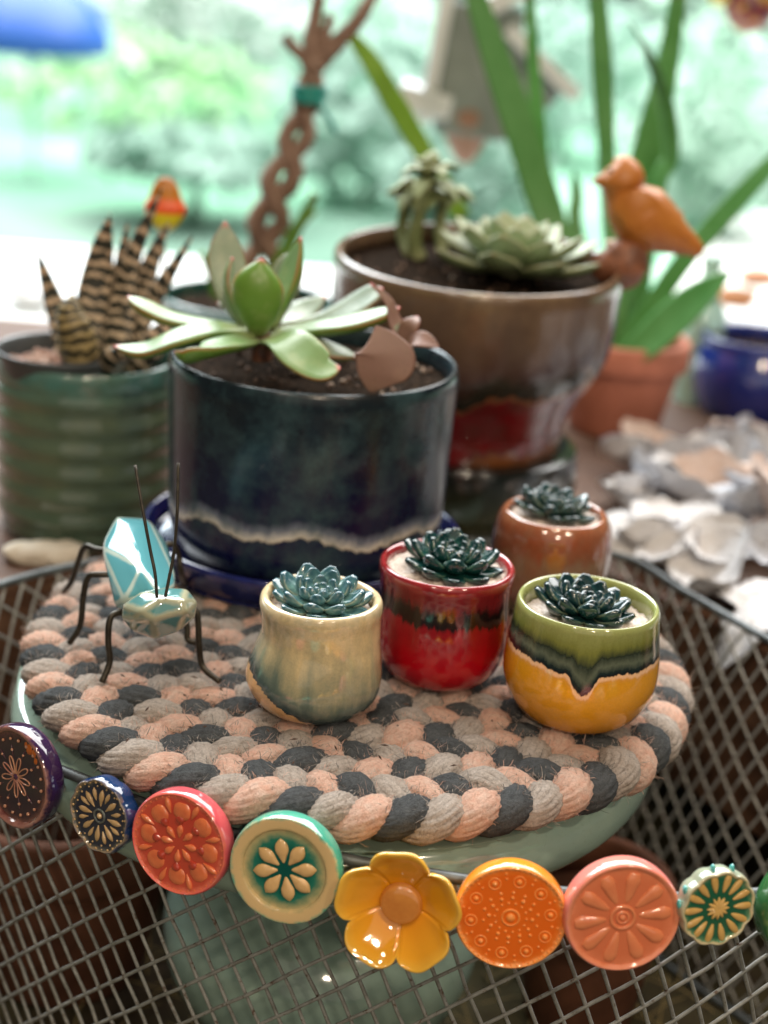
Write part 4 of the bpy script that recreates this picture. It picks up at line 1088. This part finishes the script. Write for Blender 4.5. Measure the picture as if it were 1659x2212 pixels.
# ------------------------------------------------------------------ plants and things at the window
mtl = glaze('teal_bowl_glaze', 0, .08, [(0, (30, 70, 66)), (1, (64, 110, 102))], 0, rough=.15)
TB = at(535, 655, .44)
tb = thing('teal_bowl', (TB.x, .44, -.0335), 'dark teal bowl planter behind the rosette succulent', 'pot')
hb = TB.z + .0335 + .004
lathe('body', [(0, 0), (.036, 0), (.042, .004), (.050, hb * .5), (.0535, hb - .004), (.0528, hb), (.0508, hb - .001), (.0495, hb - .012), (0, hb - .014)], mtl, tb, 80, 50, lambda p: p[2])
soil(tb, .0495, hb - .008, 70, 13)
mtr = Mat('bare_trunk', rough=.8, spec=.2); tn = mtr.noise(1, 5, mtr.coord('Object', (90, 90, 25)), .65)
mtr.col(mtr.ramp(tn, [(.3, (.10, .06, .045)), (.5, (.24, .155, .115)), (.7, (.38, .28, .22))])); mtr.bump(tn, .4, .002)
TR = Vector((at(565, 610, .44).x, .44, tb.location.z + hb - .010))
trk = thing('braided_stem_plant', TR, 'bare brown plant with intertwined stems and gaps between them, branching at the top', 'plant')
axis = [at(562, 600, .44), at(572, 520, .44), at(590, 440, .44), at(618, 360, .44), at(645, 280, .44), at(668, 200, .44), at(676, 130, .44)]
for k in range(2):
    P = []
    for i, p in enumerate(crom(axis, 60)):
        t_ = i / 60; a = t_ * math.pi * 5.2 + k * math.pi + .5
        w = .0070 * (1 - t_) ** .5 + .0022
        P.append(Vector(p) + Vector((w * math.sin(a), .22 * w * math.cos(a), 0)) - TR)
    tube('stem', P, lambda t: .0061 - .0019 * t, mtr, trk, 60, 16, False, lump=.4)
for pth, r_ in (([(676, 150, .44), (655, 122, .44), (630, 100, .44), (614, 78, .44)], .0048), ([(676, 140, .44), (672, 90, .44), (680, 45, .44), (690, -20, .44)], .0060), ([(680, 140, .44), (708, 110, .44), (735, 85, .44), (775, 40, .44), (815, -25, .44)], .0065), ([(705, 120, .44), (700, 80, .442), (712, 50, .442), (705, 30, .442)], .0045)):
    tube('branch', [at(*q) - TR for q in pth], lambda t, r_=r_: r_ * (1 - .45 * t), mtr, trk, 24, 12, lump=.3)
mtie = Mat('teal_tie', (.01, .26, .22), .45)
tie = thing('plant_tie', at(668, 198, .44), 'teal plastic tie knotted round the bare brown stems', 'plant tie')
ringv = []
for z in (-.004, -.0015, .001, .0035):
    P = [(.0095 * math.cos(2 * math.pi * i / 24), .0088 * math.sin(2 * math.pi * i / 24), z + .0012 * math.sin(2 * math.pi * i / 24)) for i in range(25)]
    tube('loop', P, .0016, mtie, tie, 24, 8, False, closed=True)
tube('tail', [(.007, -.007, -.002), at(690, 225, .432) - tie.location, at(712, 258, .43) - tie.location, at(724, 288, .43) - tie.location], .0016, mtie, tie, 12, 8)
mcac = leafmat('bright_green_leaf', (96, 140, 50), (88, 130, 44), (100, 130, 50), (120, 160, 70), .5)
cac = thing('forked_succulent', at(585, 600, .43), 'slim green succulent with a forked tip in the teal bowl', 'succulent')
CL = cac.location.copy()
tube('stem', [at(585, 612, .43) - CL, at(608, 560, .43) - CL, at(635, 505, .43) - CL, at(655, 468, .43) - CL, at(680, 418, .43) - CL], lambda t: .0058 - .0035 * t, mcac, cac, 20, 12)
tube('stem', [at(650, 478, .43) - CL, at(668, 464, .43) - CL, at(682, 458, .43) - CL], lambda t: .0038 - .0025 * t, mcac, cac, 8, 10)
tube('stem', [at(470, 640, .43) - CL, at(455, 590, .43) - CL, at(436, 545, .43) - CL], lambda t: .0042 - .002 * t, mcac, cac, 10, 10)

tcp = tpot('plant_pot', (.140, .435, -.0335), .042, .060, 'terracotta pot of strap leaves behind the tall brown planter', terra('terracotta_pink', (.46, .17, .11), (.34, .12, .075)))
mstrap = Mat('strap_leaf', rough=.4, spec=.4); u_, v_ = mstrap.uv(); sn = mstrap.noise(30, 4)
vein = mstrap.math('MULTIPLY_ADD', mstrap.math('SINE', mstrap.math('MULTIPLY', u_, 150.0)), .5, .5)
gc_ = mstrap.mix(mstrap.rng(sn, .35, .7), (.075, .25, .055), (.13, .33, .10))
gc_ = mstrap.mix(mstrap.math('MULTIPLY', vein, .4), gc_, (.045, .17, .035))
mstrap.col(mstrap.mix(mstrap.rng(v_, .93, 1.0), gc_, (.16, .10, .03)))
mbright = Mat('lime_leaf', (.20, .40, .03), .4); sn = mbright.noise(30, 4); mbright.col(mbright.mix(mbright.rng(sn, .35, .7), (.17, .36, .03), (.25, .45, .06)))
SP = Vector((.140, .435, .015))
strap = thing('strap_leaf_plant', SP, 'plant with long green strap leaves by the window', 'plant')
def sl(path, widths, nrm, mat=mstrap, th=.004):
    P = [at(*q) - SP for q in path]
    return leaf('leaf', P, widths, nrm, th, mat, strap, .2, 30, 10)
sl([(1320, 830, .43), (1215, 560, .46), (1175, 440, .47), (1120, 270, .47), (1065, 110, .47), (1010, -60, .47)], [.010, .018, .021, .021, .020, .016, .011], (0, -1, .2))
sl([(1330, 830, .44), (1190, 480, .5), (1165, 300, .5), (1150, 120, .5), (1145, -30, .5)], [.008, .010, .011, .010, .008, .006], (.3, -1, .2))
sl([(1350, 830, .44), (1318, 480, .46), (1308, 300, .46), (1300, 150, .46), (1288, -40, .46)], [.010, .011, .011, .012, .013, .009], (.1, -1, .2))
sl([(1360, 830, .44), (1365, 520, .49), (1400, 330, .49), (1440, 150, .49), (1470, -40, .49)], [.010, .016, .021, .018, .013, .009], (-.2, -1, .2))
sl([(1360, 830, .43), (1420, 420, .45), (1452, 340, .45), (1440, 220, .45), (1405, 120, .44), (1358, 45, .42)], [.010, .014, .012, .013, .011, .007, .001], (-.8, -.7, .1))
sl([(1330, 785, .42), (1400, 680, .42), (1475, 570, .42), (1560, 470, .42), (1700, 320, .42)], [.012, .016, .014, .014, .014, .010], (-.5, -.8, .5))
sl([(1335, 790, .41), (1400, 740, .40), (1470, 680, .39), (1535, 625, .38), (1582, 585, .375)], [.012, .022, .026, .024, .014, .001], (-.4, -.75, .7))
sl([(1350, 830, .45), (1250, 520, .49), (1245, 420, .50), (1240, 370, .50)], [.008, .009, .009, .007, .001], (0, -1, .1))
bl = thing('lime_strap_plant', at(960, 560, .50), 'bright lime green arching leaf leaning left behind the leggy succulent', 'plant')
leaf('leaf', [at(*q) - bl.location for q in [(1000, 470, .50), (915, 325, .50), (850, 215, .50), (800, 130, .50), (740, 55, .50)]], [.012, .013, .015, .014, .011, .004], (-.5, -.8, .4), .004, mbright, bl, .2, 24, 10)
lathe('bulb', [(0, -.10), (.010, -.095), (.014, -.07), (.012, -.03), (.010, .0), (.006, .02), (0, .024)], mstrap, bl, 16, 20)
# hanging grey ornament
mgrey = Mat('weathered_grey', rough=.7); gn = mgrey.noise(20, 4); mgrey.col(mgrey.mix(mgrey.rng(gn, .35, .7), (.16, .19, .17), (.24, .27, .25)))
mpale = Mat('pale_board', (.72, .74, .74), .6); gn = mpale.noise(12, 4); mpale.col(mpale.mix(mpale.rng(gn, .35, .7), (.75, .76, .76), (.62, .64, .64)))
Yh = .72
OH = at(1035, 130, Yh)
hang = thing('birdhouse', OH, 'grey birdhouse with pale boards hanging behind the widest strap leaf', 'birdhouse')
rr = (0, RD(4), 0)
box('wall', (.056, .05, .095), mgrey, hang, (0, .005, -.008), rr, .002)
box('board', (.011, .055, .110), mpale, hang, at(945, 100, Yh) - OH, (0, RD(6), 0), .002)
box('ledge', (.040, .06, .018), mpale, hang, at(918, 215, Yh) - OH, (0, RD(10), 0), .002)
box('roof_board', (.072, .06, .011), mpale, hang, at(1168, 132, Yh) - OH, (0, RD(38), 0), .002)
box('roof_board', (.05, .06, .014), mpale, hang, at(1090, -5, Yh) - OH, (0, RD(-30), 0), .002)
lathe('cone', [(0, -.026), (.008, -.022), (.020, .002), (.022, .012), (.018, .018), (0, .02)], Mat('rust_brown', (.26, .14, .09), .7), hang, 24, 20).location = at(1008, 280, Yh) - OH
box('wall', (.05, .04, .035), mgrey, hang, at(1130, 180, Yh + .01) - OH, (0, RD(40), 0), .002)
tube('hanger', [(0, .005, .035), (0, .005, .10), (0, .005, .35)], .001, mgrey, hang, 6, 8)
# top right ornament
Yo = .75
oo = thing('hanging_ornament', at(1622, 8, Yo), 'dark red and yellow round ornament hanging at the top right corner', 'ornament')
mor = Mat('ornament_paint', rough=.3); on = mor.noise(70, 3); mor.col(mor.ramp(on, [(.38, (.10, .03, .05)), (.5, (.30, .05, .05)), (.6, (.55, .38, .08))]))
blob('ball', .020, mor, oo, (0, 0, 0), (1, 1, 1.1), .1, 3)
blob('bead', .010, Mat('yellow_paint', (.7, .55, .12), .35), oo, (-.024, 0, .006), (1, 1, 1), .1, 2)
tube('hanger', [(0, 0, .02), (0, 0, .1), (0, 0, .3)], .0008, mgrey, oo, 6, 8)
# right side: blue pot, pale bottle, white box
mcob = glaze('cobalt_pot_glaze', 0, .08, [(0, (24, 34, 100)), (.8, (34, 54, 140)), (1, (40, 50, 90))], 0, rough=.15)
q = at(1605, 960, .50)
cb = thing('cobalt_pot', (q.x, .50, -.0335), 'cobalt blue pot at the right edge behind the shells', 'pot')
lathe('body', [(0, 0), (.030, 0), (.036, .004), (.040, .02), (.0405, .034), (.037, .046), (.0385, .050), (.037, .052), (.034, .049), (.033, .036), (0, .034)], mcob, cb, 64, 50, lambda p: p[2])
soil(cb, .0335, .042, 30, 17)
mbot = Mat('pale_green_glass', (.56, .78, .68), .08); mbot.b.inputs['Transmission Weight'].default_value = .35; n_ = mbot.noise(20); mbot.col(mbot.mix(n_, (.56, .78, .68), (.48, .70, .60)))
q = at(1484, 950, .52)
bo = lathe('glass_bottle', [(0, 0), (.013, 0), (.0145, .003), (.0145, .052), (.013, .062), (.0075, .072), (.0065, .092), (.0075, .094), (.0075, .098), (.006, .098), (0, .097)], mbot, None, 40, 50)
bo.location = (q.x, .52, -.0335); tag(bo, 'pale green glass bottle standing left of the cobalt pot', 'bottle')
q = at(1600, 700, .70)
bx = box('white_box', (.075, .05, .030), mpale, None, (q.x, .70, -.039 + .0145), (0, 0, RD(-14)), .003); tag(bx, 'white box lying on the sill at the right edge', 'box')
for (x, y, c, nm) in ((1585, 640, (.45, .2, .09), 'tan'), (1480, 660, (.62, .55, .5), 'beige'), (60, 640, (.78, .8, .82), 'white'), (1640, 600, (.55, .24, .12), 'rust')):
    q = onz(x, y, -.030)
    o = blob('pebble', .016, Mat(nm + '_stone', c, .6), None, (q.x, min(max(q.y, .66), 1.05), -.0395 + .009), (1.3, 1, .6), .25, 3, 1.2, x)
    tag(o, nm + ' stone lying on the white sill', 'stone')

# ------------------------------------------------------------------ garden
mblu = Mat('blue_plastic', (.02, .12, .75), .4); bn = mblu.noise(3); mblu.col(mblu.mix(bn, (.05, .17, .58), (.03, .11, .48)))
q = onz(60, 75, -1.25)
q = at(70, 62, 9.0)
bar = thing('garden_parasol', (q.x, 9.0, -1.25), 'bright blue parasol far off in the garden at the top left corner', 'parasol')
hh = q.z + 1.25
lathe('canopy', [(0, hh + .30), (.2, hh + .27), (.36, hh + .15), (.46, hh - .02), (.455, hh - .12), (.44, hh - .12), (.44, hh - .02), (.34, hh + .12), (0, hh + .26)], mblu, bar, 40, 30)
tube('pole', [(0, 0, 0), (0, 0, hh * .5), (0, 0, hh + .26)], .014, mpale, bar, 8, 8)
def foliage(name, c1, c2):
    M = Mat(name, rough=.8, spec=.2); n_ = M.noise(2.5, 3); M.col(M.mix(M.rng(n_, .35, .7), c1, c2)); return M
FM = [foliage('pale_foliage', (.36, .56, .44), (.46, .62, .54)), foliage('teal_foliage', (.30, .47, .39), (.38, .55, .48)), foliage('grey_foliage', (.36, .46, .41), (.46, .54, .50)), foliage('lime_foliage', (.36, .60, .33), (.44, .66, .42))]
mbark = Mat('bark', (.34, .44, .37), .9)
def shrub(x, y, Y, w, h, mi, label, seed):
    c = at(x, y, Y); rnd = random.Random(seed)
    H = max(.25, c.z + 1.25)
    t = thing('garden_shrub', (c.x, Y, -1.25), label, 'shrub', None)
    tube('trunk', [(0, 0, 0), (.02, 0, H * .5), (0, 0, H)], lambda q: .05 - .03 * q, mbark, t, 6, 8)
    V = []; F = []
    for i in range(420):
        while True:
            p = Vector((rnd.uniform(-1, 1), rnd.uniform(-1, 1), rnd.uniform(-1, 1)))
            if p.length < 1 and noise.noise(p * 2.3 + Vector((seed, 0, 0))) > -.22: break
        p = Vector((p.x * w, p.y * w, H + p.z * h)); s_ = rnd.uniform(.06, .15)
        d = Vector((rnd.gauss(0, 1), rnd.gauss(0, 1), rnd.gauss(0, 1))).normalized(); e = d.orthogonal().normalized()
        b = len(V); V += [p - d * s_, p + e * s_ * .5, p + d * s_, p - e * s_ * .5]; F.append((b, b + 1, b + 2, b + 3))
    mesh('crown', V, F, FM[mi], t, smooth=False)
for i, a in enumerate([
    (450, 60, 13, .85, .55, 2, 'grey green shrub behind the lawn, right of the blue parasol'),
    (290, 185, 12, 1.1, .45, 3, 'lime green shrub on the lawn below the blue parasol'),
    (620, 170, 14, 1.3, .80, 1, 'dark teal shrub behind the bare brown stems'),
    (800, 260, 9, .55, .55, 1, 'small dark shrub between the bare stems and the lime leaf'),
    (800, 60, 15, 1.0, .5, 0, 'pale green shrub at the top behind the bare stems'),
    (1010, 380, 8, .40, .35, 1, 'low teal shrub just above the leggy succulent'),
    (1230, 150, 12, .75, .6, 1, 'dark shrub behind the narrow strap leaves'),
    (1540, 330, 9, .55, .45, 0, 'pale shrub behind the orange bird'),
    (160, 40, 16, 1.2, .5, 2, 'wide grey shrub at the far edge of the lawn behind the blue parasol'),
    (420, 330, 8, .6, .10, 1, 'low dark plant lying across the lawn left of the stems'),
    (1560, 120, 14, 1.2, .7, 0, 'pale shrub at the far right edge of the lawn')]): shrub(*a, 30 + i)
